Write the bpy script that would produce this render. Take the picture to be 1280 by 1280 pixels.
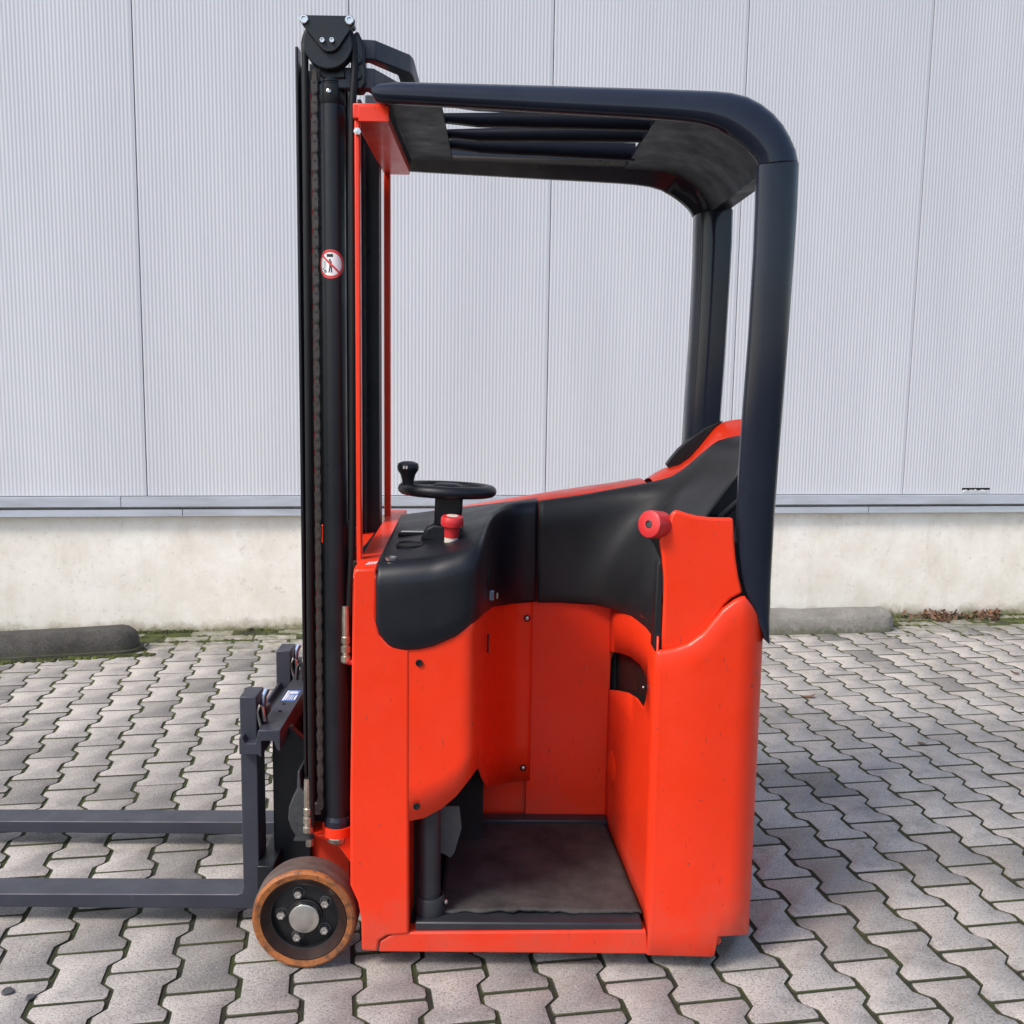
import bpy, bmesh, math, random
from mathutils import Vector, Matrix, noise as mnoise
R = math.radians
for o in list(bpy.data.objects): bpy.data.objects.remove(o)
scene = bpy.context.scene
random.seed(7)

# ------------------------------------------------------------------ camera
# world: X along the truck (forks at -X), Y away from the camera, Z up; metres
F_PX, CAM_H, PITCH, ROLL, YAW = 1282.0, 1.36, R(7.6), R(0.85), R(1.0)
fwd = Vector((math.sin(YAW)*math.cos(PITCH), math.cos(YAW)*math.cos(PITCH), -math.sin(PITCH)))
_r = Vector((math.cos(YAW), -math.sin(YAW), 0)); _u = _r.cross(fwd)
c_right = math.cos(ROLL)*_r + math.sin(ROLL)*_u
c_up = math.cos(ROLL)*_u - math.sin(ROLL)*_r
CAM = Vector((0, 0, CAM_H))
cd = bpy.data.cameras.new('camera'); cam = bpy.data.objects.new('camera', cd)
scene.collection.objects.link(cam); scene.camera = cam
cd.sensor_width = 36; cd.lens = F_PX/1280*36; cd.clip_start = .05; cd.clip_end = 500
m = Matrix.Identity(4)
for i in range(3):
    m[i][0] = c_right[i]; m[i][1] = c_up[i]; m[i][2] = -fwd[i]; m[i][3] = CAM[i]
cam.matrix_world = m

# ------------------------------------------------------------------ sky, sun, exposure
SUN_AZ, SUN_EL = R(231), R(47)      # compass: 0 = +Y, clockwise; behind the camera to the left
world = bpy.data.worlds.new('World'); scene.world = world; world.use_nodes = True
nt = world.node_tree
sky = nt.nodes.new('ShaderNodeTexSky'); sky.sky_type = 'NISHITA'; sky.sun_disc = False
sky.sun_elevation = SUN_EL; sky.sun_rotation = SUN_AZ
sky.air_density = 1.0; sky.dust_density = 2.0; sky.ozone_density = 1.0; sky.altitude = 50
nt.links.new(sky.outputs[0], nt.nodes['Background'].inputs[0]); nt.nodes['Background'].inputs[1].default_value = 0.125
sl = bpy.data.lights.new('sun', 'SUN'); sl.energy = 1.5; sl.angle = R(14); sl.color = (1, .93, .84)
sun = bpy.data.objects.new('sun', sl); scene.collection.objects.link(sun)
sd = Vector((math.sin(SUN_AZ)*math.cos(SUN_EL), math.cos(SUN_AZ)*math.cos(SUN_EL), math.sin(SUN_EL)))
sun.rotation_euler = sd.to_track_quat('Z', 'Y').to_euler(); sun.location = sd*20
vs = scene.view_settings; vs.view_transform = 'Standard'; vs.look = 'None'; vs.gamma = 1; vs.use_curve_mapping = False
vs.exposure = 0.98

# ------------------------------------------------------------------ survey helpers (measured from the photograph, each at its own depth)
def ray(x, y): return fwd + c_right*((x-640)/F_PX) - c_up*((y-640)/F_PX)
def atY(x, y, Y):
    d = ray(x, y); return CAM + d*(Y/d.y)
def atZ(x, y, Z):
    d = ray(x, y); return CAM + d*((Z-CAM_H)/d.z)
def proj(p):
    d = Vector(p)-CAM; z = d.dot(fwd); return 640+F_PX*d.dot(c_right)/z, 640-F_PX*d.dot(c_up)/z
def interp(tab, x):
    if x <= tab[0][0]: return tab[0][1]
    for (a, b), (c, d) in zip(tab, tab[1:]):
        if x <= c: return b + (d-b)*(x-a)/(c-a) if c != a else d
    return tab[-1][1]
def z_on(X, Y, curve):
    z = .5
    for _ in range(6):
        u = proj((X, Y, z))[0]; z = atY(u, interp(curve, u), Y).z
    return z
def spline(pts, n):
    P = [Vector(p) for p in pts]; out = []
    P = [P[0]*2-P[1]] + P + [P[-1]*2-P[-2]]
    for i in range(1, len(P)-2):
        for k in range(n):
            t = k/n; a, b, c, d = P[i-1:i+3]
            out.append(.5*((2*b)+(c-a)*t+(2*a-5*b+4*c-d)*t*t+(-a+3*b-3*c+d)*t**3))
    out.append(P[-2]); return out

# ------------------------------------------------------------------ mesh helpers
def ob(name, verts, faces, mat, parent=None, bevel=0, seg=2, smooth=40):
    me = bpy.data.meshes.new(name); me.from_pydata([tuple(v) for v in verts], [], faces)
    bm = bmesh.new(); bm.from_mesh(me); bmesh.ops.recalc_face_normals(bm, faces=bm.faces); bm.to_mesh(me); bm.free()
    return obm(name, me, mat, parent, bevel, seg, smooth)
def obm(name, me, mat, parent=None, bevel=0, seg=2, smooth=40):
    if mat: me.materials.append(mat)
    if smooth:
        for p in me.polygons: p.use_smooth = True
        me.set_sharp_from_angle(angle=R(smooth))
    o = bpy.data.objects.new(name, me); scene.collection.objects.link(o); o.parent = parent
    if bevel:
        b = o.modifiers.new('bevel', 'BEVEL'); b.width = bevel; b.segments = seg; b.limit_method = 'ANGLE'; b.angle_limit = R(35)
        b.harden_normals = False
    return o
class MB:
    def __init__(s): s.v = []; s.f = []
    def add(s, v, f):
        n = len(s.v); s.v += [Vector(p) for p in v]; s.f += [[i+n for i in q] for q in f]; return s
    def box(s, x0, x1, y0, y1, z0, z1, M=None):
        v = [Vector((x, y, z)) for z in (z0, z1) for y in (y0, y1) for x in (x0, x1)]
        if M: v = [M @ p for p in v]
        return s.add(v, [(0,2,3,1), (4,5,7,6), (0,1,5,4), (2,6,7,3), (0,4,6,2), (1,3,7,5)])
    def prism(s, poly, a, b, ax='y', M=None):
        # poly: 2-D outline; ax y: (x,z) swept along Y; ax z: (x,y) swept along Z; ax x: (y,z) swept along X
        def P(p, t):
            q = Vector((p[0], t, p[1])) if ax == 'y' else Vector((p[0], p[1], t)) if ax == 'z' else Vector((t, p[0], p[1]))
            return M @ q if M else q
        n = len(poly)
        return s.add([P(p, a) for p in poly]+[P(p, b) for p in poly],
                     [list(range(n)), list(range(2*n-1, n-1, -1))]+[(i, (i+1) % n, n+(i+1) % n, n+i) for i in range(n)])
    def grid(s, rows, closeu=False, closev=False):
        n, m_ = len(rows), len(rows[0]); f = []
        for i in range(n if closev else n-1):
            for j in range(m_ if closeu else m_-1):
                f.append((i*m_+j, i*m_+(j+1) % m_, ((i+1) % n)*m_+(j+1) % m_, ((i+1) % n)*m_+j))
        return s.add([p for r in rows for p in r], f)
    def lathe(s, prof, M=None, n=32):
        # prof: (radius, height) along local Z
        rows = [[Vector((r*math.cos(2*math.pi*k/n), r*math.sin(2*math.pi*k/n), h)) for k in range(n)] for r, h in prof]
        if M: rows = [[M @ p for p in r] for r in rows]
        return s.grid(rows, closeu=True)
    def tube(s, pts, r, n=10, caps=True):
        pts = [Vector(p) for p in pts]; rows = []; ref = Vector((0, 1, 0))
        for i, p in enumerate(pts):
            t = (pts[min(i+1, len(pts)-1)]-pts[max(i-1, 0)]).normalized()
            a = t.cross(ref)
            if a.length < .05: a = t.cross(Vector((1, 0, 0)))
            a.normalize(); b = t.cross(a); rr = r[i] if isinstance(r, (list, tuple)) else r
            rows.append([p+rr*(math.cos(2*math.pi*k/n)*a+math.sin(2*math.pi*k/n)*b) for k in range(n)])
        base = len(s.v); s.grid(rows, closeu=True)
        if caps: s.f += [[base+k for k in range(n)], [base+(len(pts)-1)*n+k for k in range(n)]]
        return s
    def build(s, name, mat, parent=None, bevel=0, seg=2, smooth=40): return ob(name, s.v, s.f, mat, parent, bevel, seg, smooth)
def solid(o, t, off=-1):
    md = o.modifiers.new('solid', 'SOLIDIFY'); md.thickness = t; md.offset = off; return o
def tag(o, label, cat=None, group=None, kind=None):
    if label: o['label'] = label
    if cat: o['category'] = cat
    if group: o['group'] = group
    if kind: o['kind'] = kind
    return o
def axis(p, d):
    # matrix with local Z along d at p
    return Matrix.Translation(Vector(p)) @ Vector(d).to_track_quat('Z', 'Y').to_matrix().to_4x4()

# ------------------------------------------------------------------ materials
class NT:
    def __init__(s, name):
        s.m = bpy.data.materials.new(name); s.m.use_nodes = True; s.t = s.m.node_tree; s.b = s.t.nodes['Principled BSDF']
    def n(s, typ, **kw):
        nd = s.t.nodes.new('ShaderNode'+typ)
        for k, v in kw.items():
            if k in nd.inputs: s.set(nd.inputs[k], v)
            else: setattr(nd, k, v)
        return nd
    def set(s, inp, v):
        if hasattr(v, 'is_output') or isinstance(v, bpy.types.NodeSocket): s.t.links.new(v, inp)
        else: inp.default_value = v
    def pos(s): return s.n('NewGeometry').outputs['Position']
    def noise(s, scale, detail=4, rough=.6, vec=None, dist=0):
        nd = s.n('TexNoise'); nd.inputs['Scale'].default_value = scale; nd.inputs['Detail'].default_value = detail
        nd.inputs['Roughness'].default_value = rough; nd.inputs['Distortion'].default_value = dist
        s.set(nd.inputs['Vector'], vec if vec is not None else s.pos()); return nd.outputs['Fac']
    def scaled(s, sc, vec=None):
        nd = s.n('VectorMath', operation='MULTIPLY'); s.set(nd.inputs[0], vec if vec is not None else s.pos()); nd.inputs[1].default_value = sc
        return nd.outputs[0]
    def ramp(s, fac, stops):
        nd = s.n('ValToRGB'); s.set(nd.inputs[0], fac); e = nd.color_ramp.elements
        while len(e) < len(stops): e.new(.5)
        for q, (p, c) in zip(e, stops):
            q.position = p; q.color = (c, c, c, 1) if isinstance(c, (int, float)) else (*c, 1)
        return nd.outputs[0]
    def mix(s, fac, a, b, mode='MIX'):
        nd = s.n('Mix', data_type='RGBA', blend_type=mode)
        s.set(nd.inputs[0], fac)
        for i, v in ((6, a), (7, b)): s.set(nd.inputs[i], (*v, 1) if isinstance(v, tuple) and len(v) == 3 else v)
        return nd.outputs[2]
    def math(s, op, a, b=0.0):
        nd = s.n('Math', operation=op); s.set(nd.inputs[0], a); s.set(nd.inputs[1], b); return nd.outputs[0]
    def bump(s, h, strength=.3, dist=.002, normal=None):
        nd = s.n('Bump'); nd.inputs['Strength'].default_value = strength; nd.inputs['Distance'].default_value = dist
        s.set(nd.inputs['Height'], h)
        if normal is not None: s.set(nd.inputs['Normal'], normal)
        return nd.outputs[0]
    def out(s, col=None, rough=None, normal=None, metal=None, **kw):
        B = s.b.inputs
        for k, v in (('Base Color', col), ('Roughness', rough), ('Normal', normal), ('Metallic', metal)):
            if v is not None: s.set(B[k], (*v, 1) if isinstance(v, tuple) and len(v) == 3 else v)
        for k, v in kw.items(): s.set(B[k.replace('_', ' ')], v)
        return s.m

def paint(name, col, rough, dark=.85, worn=None, coat=0, peel=.06, scale=6, spec=.5, cior=1.5, chips=0):
    q = NT(name)
    big = q.ramp(q.noise(scale, 5), [(.3, dark), (.65, 1.0)])
    c = q.mix(1.0, col, big, 'MULTIPLY')
    if worn:
        st = q.noise(1.0, 6, .7, q.scaled((38, 38, 9)))
        c = q.mix(q.ramp(st, [(.66, 0.0), (.74, .55)]), c, worn)
    if chips:
        z = q.n('SeparateXYZ'); q.set(z.inputs[0], q.pos())
        c = q.mix(q.ramp(q.noise(1, 4, .6, q.scaled((150, 150, 26))), [(.67, 0.0), (.70, .6)]), c, (.20, .035, .028))      # fine scratches
        c = q.mix(q.ramp(q.noise(44, 5, .75), [(.675, 0.0), (.70, .75)]), c, (.13, .045, .038))                              # stone chips
        dust = q.math('SUBTRACT', q.noise(6, 7, .72), q.math('MULTIPLY', z.outputs['Z'], .9))
        c = q.mix(q.ramp(dust, [(.30, 0.0), (.62, .45)]), c, (.30, .10, .07))                                              # road dirt low down
    rr = q.ramp(q.noise(14, 5), [(.3, max(.05, rough-.07)), (.7, rough+.12)])
    nrm = q.bump(q.noise(180, 3), peel, .0006)
    if chips: nrm = q.bump(q.noise(5, 3, .5), .35, .006, nrm)                  # slight waviness of the sheet metal
    return q.out(c, rr, nrm, Coat_Weight=coat, Coat_Roughness=.10, Coat_IOR=cior, Specular_IOR_Level=spec)
M = {}
M['red'] = paint('red_paint', (.82, .038, .0085), .36, .93, (.50, .04, .02), .12, .05, 6, .35, 1.5, 1)
M['red_in'] = M['red']
M['guard'] = paint('guard_paint', (.015, .0185, .031), .3, .75, (.028, .032, .045), .55, .02, 6, .1, 1.5)
M['guard_shaded'] = paint('guard_paint_shaded', (.0085, .0105, .017), .42, .8, None, 0, .03, 6, .07)  # darker, duller copy of the guard paint; underside shade put into its colour
M['mast'] = paint('mast_paint', (.011, .013, .017), .34, .7, (.03, .026, .023), 0, .05, 6, .35)
M['fork'] = paint('fork_paint', (.038, .041, .055), .42, .78, (.075, .074, .08), 0, .08, 9, .4)
M['floor_steel'] = paint('floor_steel', (.024, .026, .032), .4, .7, (.25, .23, .21))
M['rubber'] = paint('black_rubber', (.007, .007, .008), .5, .8, None, 0, .05, 6, .3)
q = NT('black_plastic'); M['plastic'] = q.out(q.mix(q.ramp(q.noise(7, 5), [(.35, 0.0), (.7, 1.0)]), (.0045, .0053, .009), (.009, .010, .0145)),
    q.ramp(q.noise(9, 4), [(.3, .38), (.7, .5)]), q.bump(q.noise(900, 2), .25, .0006), Specular_IOR_Level=.38)
q = NT('grey_plastic'); M['plastic2'] = q.out(q.mix(q.ramp(q.noise(5, 5), [(.35, 0.0), (.7, 1.0)]), (.009, .0095, .0115), (.016, .016, .018)),
    q.ramp(q.noise(9, 4), [(.3, .45), (.7, .58)]), q.bump(q.noise(700, 2), .25, .0006), Specular_IOR_Level=.35)
q = NT('void_black'); M['void'] = q.out((.006, .006, .007), .8)
q = NT('chain_steel'); M['chain'] = q.out(q.mix(q.noise(90, 4), (.05, .043, .04), (.17, .145, .13)), .42, metal=.6)
q = NT('bright_steel'); M['steel'] = q.out(q.mix(q.noise(60, 4), (.55, .54, .50), (.72, .71, .68)), .28, metal=1.0)
q = NT('zinc_plate'); M['zinc'] = q.out(q.mix(q.ramp(q.noise(45, 5), [(.35, 0.0), (.7, 1.0)]), (.36, .31, .24), (.62, .58, .5)), .38, metal=.9)
q = NT('cast_iron'); M['cast'] = q.out(q.mix(q.noise(50, 5), (.035, .035, .038), (.10, .10, .105)), .5, q.bump(q.noise(160, 4), .5, .002), .5)
q = NT('blue_zinc'); M['bluesteel'] = q.out((.32, .38, .52), .25, metal=.9)
q = NT('floor_mat'); nz = q.noise(9, 7, .7)
cc = q.mix(q.ramp(nz, [(.35, 0.0), (.62, 1.0)]), (.016, .0155, .0165), (.052, .048, .046))
cc = q.mix(q.ramp(q.noise(1, 6, .7, q.scaled((30, 90, 30))), [(.6, 0.0), (.75, .5)]), cc, (.11, .092, .082))
M['mat'] = q.out(cc, .75, q.bump(q.noise(160, 6, .7), .8, .003))
q = NT('tyre_polyurethane'); nz = q.noise(22, 6, .7)
cc = q.mix(q.ramp(nz, [(.36, 0.0), (.56, 1.0)]), (.10, .038, .018), (.36, .115, .026))
cc = q.mix(q.ramp(q.noise(70, 5, .7), [(.54, 0.0), (.66, .85)]), cc, (.05, .022, .016))
M['tyre'] = q.out(cc, .5, q.bump(q.noise(60, 6), .5, .002))
q = NT('tyre_tread'); cc = q.mix(q.ramp(q.noise(1, 6, .65, q.scaled((14, 60, 14))), [(.35, 0.0), (.7, 1.0)]), (.060, .040, .036), (.15, .105, .085))
M['tread'] = q.out(cc, .6, q.bump(q.noise(90, 5), .4, .002))
q = NT('rim_brown'); M['rim'] = q.out(q.mix(q.noise(35, 5), (.014, .008, .007), (.045, .024, .020)), .5, Specular_IOR_Level=.1)
q = NT('rim_black'); M['rimblack'] = q.out(q.mix(q.noise(35, 5), (.006, .006, .007), (.018, .017, .018)), .4, Specular_IOR_Level=.35)
q = NT('knob_red'); M['knob'] = q.out(q.mix(q.noise(40, 4), (.50, .018, .022), (.62, .030, .032)), .4)
q = NT('pale_plastic'); M['pale'] = q.out((.62, .56, .48), .5)
q = NT('print_white'); M['white'] = q.out((.80, .80, .80), .45)
q = NT('print_red'); M['pred'] = q.out((.62, .05, .05), .45)
q = NT('print_black'); M['pblack'] = q.out((.02, .02, .022), .5)
q = NT('print_blue'); M['pblue'] = q.out((.05, .15, .42), .4)
q = NT('leather_flap'); M['flap'] = q.out(q.mix(q.noise(40, 5), (.055, .052, .054), (.12, .112, .11)), .6)

# cladding, flashing, plinth
q = NT('cladding'); st = q.noise(1, 5, .6, q.scaled((2.5, 2.5, .35)))
cc = q.mix(q.ramp(st, [(.3, 0.0), (.7, 1.0)]), (.54, .545, .565), (.60, .605, .62))
cc = q.mix(q.ramp(q.noise(9, 6, .7), [(.66, 0.0), (.8, .25)]), cc, (.40, .40, .39))
M['clad'] = q.out(cc, q.ramp(q.noise(4, 3), [(.3, .38), (.7, .5)]))
q = NT('flashing'); cc = q.mix(q.ramp(q.noise(1, 6, .65, q.scaled((3, 3, 22))), [(.4, 0.0), (.75, 1.0)]), (.46, .49, .54), (.33, .35, .37))
cc = q.mix(q.ramp(q.noise(30, 5, .7), [(.64, 0.0), (.74, .4)]), cc, (.22, .22, .21))
M['flash'] = q.out(cc, .4)
q = NT('plinth_render')
z = q.n('SeparateXYZ'); q.set(z.inputs[0], q.pos()); z = z.outputs['Z']
cc = q.mix(q.ramp(q.noise(3.2, 8, .72), [(.32, 0.0), (.68, 1.0)]), (.72, .655, .55), (.90, .86, .775))
cc = q.mix(q.ramp(q.noise(1, 7, .7, q.scaled((9, 9, 1.4))), [(.54, 0.0), (.80, .45)]), cc, (.56, .51, .41))      # rain streaks
cc = q.mix(q.ramp(q.noise(30, 6, .75), [(.57, 0.0), (.7, .5)]), cc, (.44, .41, .35))
low = q.math('SUBTRACT', q.noise(7, 6, .7), q.math('MULTIPLY', z, 5.5))
cc = q.mix(q.ramp(low, [(.12, 0.0), (.42, .8)]), cc, (.36, .31, .21))
cc = q.mix(q.ramp(q.math('SUBTRACT', q.noise(16, 6, .75), q.math('MULTIPLY', z, 7)), [(.30, 0.0), (.48, .85)]), cc, (.12, .13, .045))
M['plinth'] = q.out(cc, .9, q.bump(q.noise(75, 8, .75), .5, .004))

WA = R(7.35); WD = Vector((math.cos(WA), math.sin(WA), 0)); WN = Vector((-math.sin(WA), math.cos(WA), 0)); W_DIST = 5.4466
def wall_dist(q_):   # node: metres in front of the wall
    d = q_.n('VectorMath', operation='DOT_PRODUCT'); q_.set(d.inputs[0], q_.pos()); d.inputs[1].default_value = WN
    return q_.math('SUBTRACT', W_DIST, d.outputs['Value'])
def concrete(name, rnd, dark=(.150, .140, .130), light=(.555, .507, .462)):
    q = NT(name)
    r = q.n('ObjectInfo').outputs['Random'] if rnd == 'object' else q.n('NewGeometry').outputs['Random Per Island']
    off = q.n('VectorMath', operation='SCALE'); off.inputs[0].default_value = (31, 17, 7); q.set(off.inputs['Scale'], r)
    v = q.n('VectorMath', operation='ADD'); q.set(v.inputs[0], q.pos()); q.set(v.inputs[1], off.outputs[0]); v = v.outputs[0]
    big = q.ramp(q.noise(1.5, 5, .6), [(.34, 0.0), (.60, 1.0)])
    c = q.mix(big, tuple(.58*a+.42*b for a, b in zip(dark, light)), light)
    c = q.mix(q.ramp(r, [(0.0, 0.0), (.70, .15), (.88, .5), (1.0, .85)]), c, dark)
    c = q.mix(q.ramp(q.noise(9, 6, .7, v), [(.50, 0.0), (.74, .6)]), c, dark)
    fine = q.noise(170, 4, .85); fine2 = q.noise(330, 3, .75)
    c = q.mix(q.ramp(fine, [(.50, 0.0), (.63, .8)]), c, (.085, .078, .074))
    c = q.mix(q.ramp(fine2, [(.58, 0.0), (.67, .85)]), c, (.74, .71, .66))
    c = q.mix(q.ramp(q.noise(5.5, 6, .7), [(.58, 0.0), (.76, .5)]), c, (.20, .165, .10))
    c = q.mix(q.ramp(q.noise(2.3, 7, .75), [(.52, 0.0), (.68, .6)]), c, dark)
    mz = q.math('SUBTRACT', q.noise(14, 6, .7), q.math('MULTIPLY', wall_dist(q), .55))
    c = q.mix(q.ramp(mz, [(.28, 0.0), (.5, .75)]), c, (.115, .125, .045))
    return q.out(c, q.ramp(fine, [(.3, .75), (.7, .95)]), q.bump(q.noise(190, 5, .8), .9, .004))
q = NT('paver_edge'); M['paver_edge'] = q.out(q.mix(q.ramp(q.noise(5, 6, .7), [(.35, 0.0), (.65, 1.0)]), q.mix(q.noise(120, 4), (.014, .0125, .0095), (.07, .063, .052)), q.mix(q.noise(120, 4), (.030, .036, .012), (.085, .092, .03))), .95)
M['paver'] = concrete('paver_concrete', 'object')
M['paver_far'] = concrete('paver_concrete_far', 'island')
q = NT('joint_fill'); wdn = wall_dist(q)
g = q.ramp(q.math('SUBTRACT', q.noise(6, 6, .7), q.math('MULTIPLY', wdn, .075)), [(.16, 0.0), (.44, 1.0)])
soil = q.mix(q.noise(60, 5), (.012, .011, .009), (.034, .031, .022))
moss = q.mix(q.noise(90, 5), (.022, .030, .007), (.075, .095, .016))
M['joint'] = q.out(q.mix(g, soil, moss), .95, q.bump(q.noise(200, 5, .7), 1.0, .006))
q = NT('moss'); M['moss'] = q.out(q.mix(q.ramp(q.noise(9, 6, .7), [(.35, 0.0), (.7, 1.0)]), q.mix(q.noise(70, 5), (.012, .012, .008), (.035, .034, .016)), q.mix(q.noise(70, 5), (.04, .06, .008), (.17, .20, .03))), .95, q.bump(q.noise(400, 4), 1.0, .004))
def stopmat(name, a, b, c3, moss):
    q = NT(name); cc = q.mix(q.ramp(q.noise(7, 7, .72), [(.35, 0.0), (.68, 1.0)]), a, b)
    cc = q.mix(q.ramp(q.noise(110, 5, .85), [(.52, 0.0), (.64, .9)]), cc, c3)
    cc = q.mix(q.ramp(q.noise(300, 3, .7), [(.62, 0.0), (.72, .7)]), cc, (.5, .48, .44))
    z = q.n('SeparateXYZ'); q.set(z.inputs[0], q.pos())
    cc = q.mix(q.ramp(q.math('SUBTRACT', q.noise(20, 5, .7), q.math('MULTIPLY', z.outputs['Z'], 6)), [(.25, 0.0), (.5, moss)]), cc, (.09, .10, .035))
    return q.out(cc, .9, q.bump(q.noise(90, 7, .8), 1.0, .012))
M['stop_dark'] = stopmat('asphalt_concrete', (.055, .050, .044), (.125, .115, .10), (.03, .028, .026), .6)
M['stop_light'] = stopmat('pale_concrete', (.235, .22, .19), (.36, .335, .295), (.16, .15, .13), .7)
q = NT('dry_leaf'); M['leaf'] = q.out(q.mix(q.n('NewGeometry').outputs['Random Per Island'], (.085, .040, .026), (.20, .105, .06)), .8)
q = NT('grass_blade'); M['grass'] = q.out(q.mix(q.n('NewGeometry').outputs['Random Per Island'], (.06, .09, .02), (.22, .20, .08)), .8)

# ------------------------------------------------------------------ ground
g_ = MB().add([(-150, -150, -.0034), (150, -150, -.0034), (150, 150, -.0034), (-150, 150, -.0034)], [(0, 1, 2, 3)])
ground = tag(g_.build('ground', M['joint'], smooth=0), 'dark mossy bedding soil showing in the paving joints', 'ground', kind='structure')
paving = bpy.data.objects.new('paving', None); scene.collection.objects.link(paving)
tag(paving, 'grey bone shaped concrete pavers laid in interlocking columns', 'paving', kind='structure')
TH = R(9.0); PU = Vector((math.cos(TH), math.sin(TH), 0)); PV = Vector((-math.sin(TH), math.cos(TH), 0))
p0 = atZ(440+45/6.4, 1180+490/6.4, 0)            # left end of one straight joint
U0, V0 = p0.dot(PU)+.075, p0.dot(PV)
PITCH_U, PITCH_V, JW = .1381, .2005, .0076
def bone(g=JW):
    a, b, h = .0815-g/2, .0560-g/2, PITCH_V/2-.0032
    y1, y2 = .0625, .036
    right = [(a-.004, -h), (a, -h+.010), (a, -y1), (b, -y2), (b, y2), (a, y1), (a, h-.010), (a-.004, h)]
    return right + [(-x, -y) for x, y in right]
def paver_mesh():
    o1 = bone(); n = len(o1); c = .0026
    def inset(k): return [(x*(1-k/.07), y*(1-k/.095)) for x, y in o1]
    v = [(x, y, -.03) for x, y in o1]+[(x, y, -c) for x, y in o1]+[(x, y, -.0008) for x, y in inset(c*.35)]+[(x, y, 0) for x, y in inset(c*.8)]
    f = [list(range(3*n, 4*n))]
    for k in range(3): f += [(k*n+i, k*n+(i+1) % n, (k+1)*n+(i+1) % n, (k+1)*n+i) for i in range(n)]
    return v, f
pv_v, pv_f = paver_mesh()
pme = bpy.data.meshes.new('paver'); pme.from_pydata(pv_v, [], pv_f); pme.materials.append(M['paver']); pme.materials.append(M['paver_edge'])
for p in pme.polygons: p.material_index = 0 if len(p.vertices) > 4 else 1
for p in pme.polygons: p.use_smooth = True
pme.set_sharp_from_angle(angle=R(50))
cells = []
for i in range(-26, 36):
    for k in range(-4, 26):
        u = U0+i*PITCH_U; v = V0+(k+.5+(.5 if i % 2 else 0))*PITCH_V
        c = PU*u+PV*v; wdist = W_DIST-c.dot(WN)
        if wdist < .335 or c.y < .7: continue
        d = c-CAM; inview = False
        if d.dot(fwd) > .3:
            for du, dv in ((-.07, -.09), (.07, -.09), (.07, .09), (-.07, .09)):
                x, y = proj(c+PU*du+PV*dv)
                if 0 < x < 1280 and 0 < y < 1280: inview = True
        hidden = -.22 < c.x < .5 and 2.32 < c.y < 3.35      # wholly behind or under the truck body
        cells.append((0 if inview and not hidden else 1, d.length, c, i, k))
cells.sort(key=lambda t: (t[0], t[1]))
far = MB(); made = 0
rot0 = Matrix.Rotation(TH, 4, 'Z')
for flag, dist, c, i, k in cells:
    Mx = Matrix.Translation(c+Vector((random.uniform(-.0012, .0012), random.uniform(-.0012, .0012), random.uniform(-.0006, .0010)))) @ rot0 \
        @ Matrix.Rotation(random.uniform(-.004, .004), 4, 'X') @ Matrix.Rotation(random.uniform(-.004, .004), 4, 'Y') @ Matrix.Rotation(random.uniform(-.009, .009), 4, 'Z')
    if flag == 0 and made < 300:
        o = bpy.data.objects.new('paver', pme); scene.collection.objects.link(o); o.parent = paving; o.matrix_world = Mx; made += 1
    else: far.add([Mx @ Vector(p) for p in pv_v], pv_f)
dp = tag(far.build('distant_pavers', M['paver_far'], paving, smooth=50), None, kind='stuff'); dp.data.materials.append(M['paver_edge'])
for p in dp.data.polygons: p.material_index = 0 if len(p.vertices) > 4 else 1
# half stones closing the columns and two rows of edging stones against the wall
rim = MB()
def stone(mb, s0, s1, d0, d1, z=0):
    q_ = [WD*s+WN*(W_DIST-d) for s, d in ((s0, d0), (s1, d0), (s1, d1), (s0, d1))]; cz = sum(q_, Vector())/4
    mb.add([p+Vector((0, 0, -.03)) for p in q_]+[p+Vector((0, 0, z-.004)) for p in q_]+[cz+(p-cz)*.955+Vector((0, 0, z)) for p in q_],
           [(8, 9, 10, 11)]+[(k*4+i, k*4+(i+1) % 4, k*4+4+(i+1) % 4, k*4+4+i) for k in (0, 1) for i in range(4)])
for row, (d0, d1, off) in enumerate(((.004, .098, 0), (.108, .205, .11))):
    for k in range(-14, 26):
        s0 = k*.222+off; a = WD*s0+WN*(W_DIST-.1); mb = MB(); stone(mb, s0, s0+.214, d1, d0, random.uniform(-.004, .002))
        x, y = proj(a)
        if -30 < x < 1290: mb.build('edging_stone', M['paver'], paving, smooth=0)
for i in range(-26, 46):
    u = U0+i*PITCH_U
    for k in range(14, 27):
        v = V0+(k+.5+(.5 if i % 2 else 0))*PITCH_V; c = PU*u+PV*v; wdist = W_DIST-c.dot(WN)
        if .335 > wdist >= .215-.08:
            s = c.dot(WD); far_d = wdist+.096; near_d = max(.216, wdist-.096)
            if far_d-near_d > .03: stone(rim, s-.063, s+.063, far_d, near_d)
rim.build('cut_edge_stones', M['paver_far'], paving, smooth=0)['kind'] = 'stuff'

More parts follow.
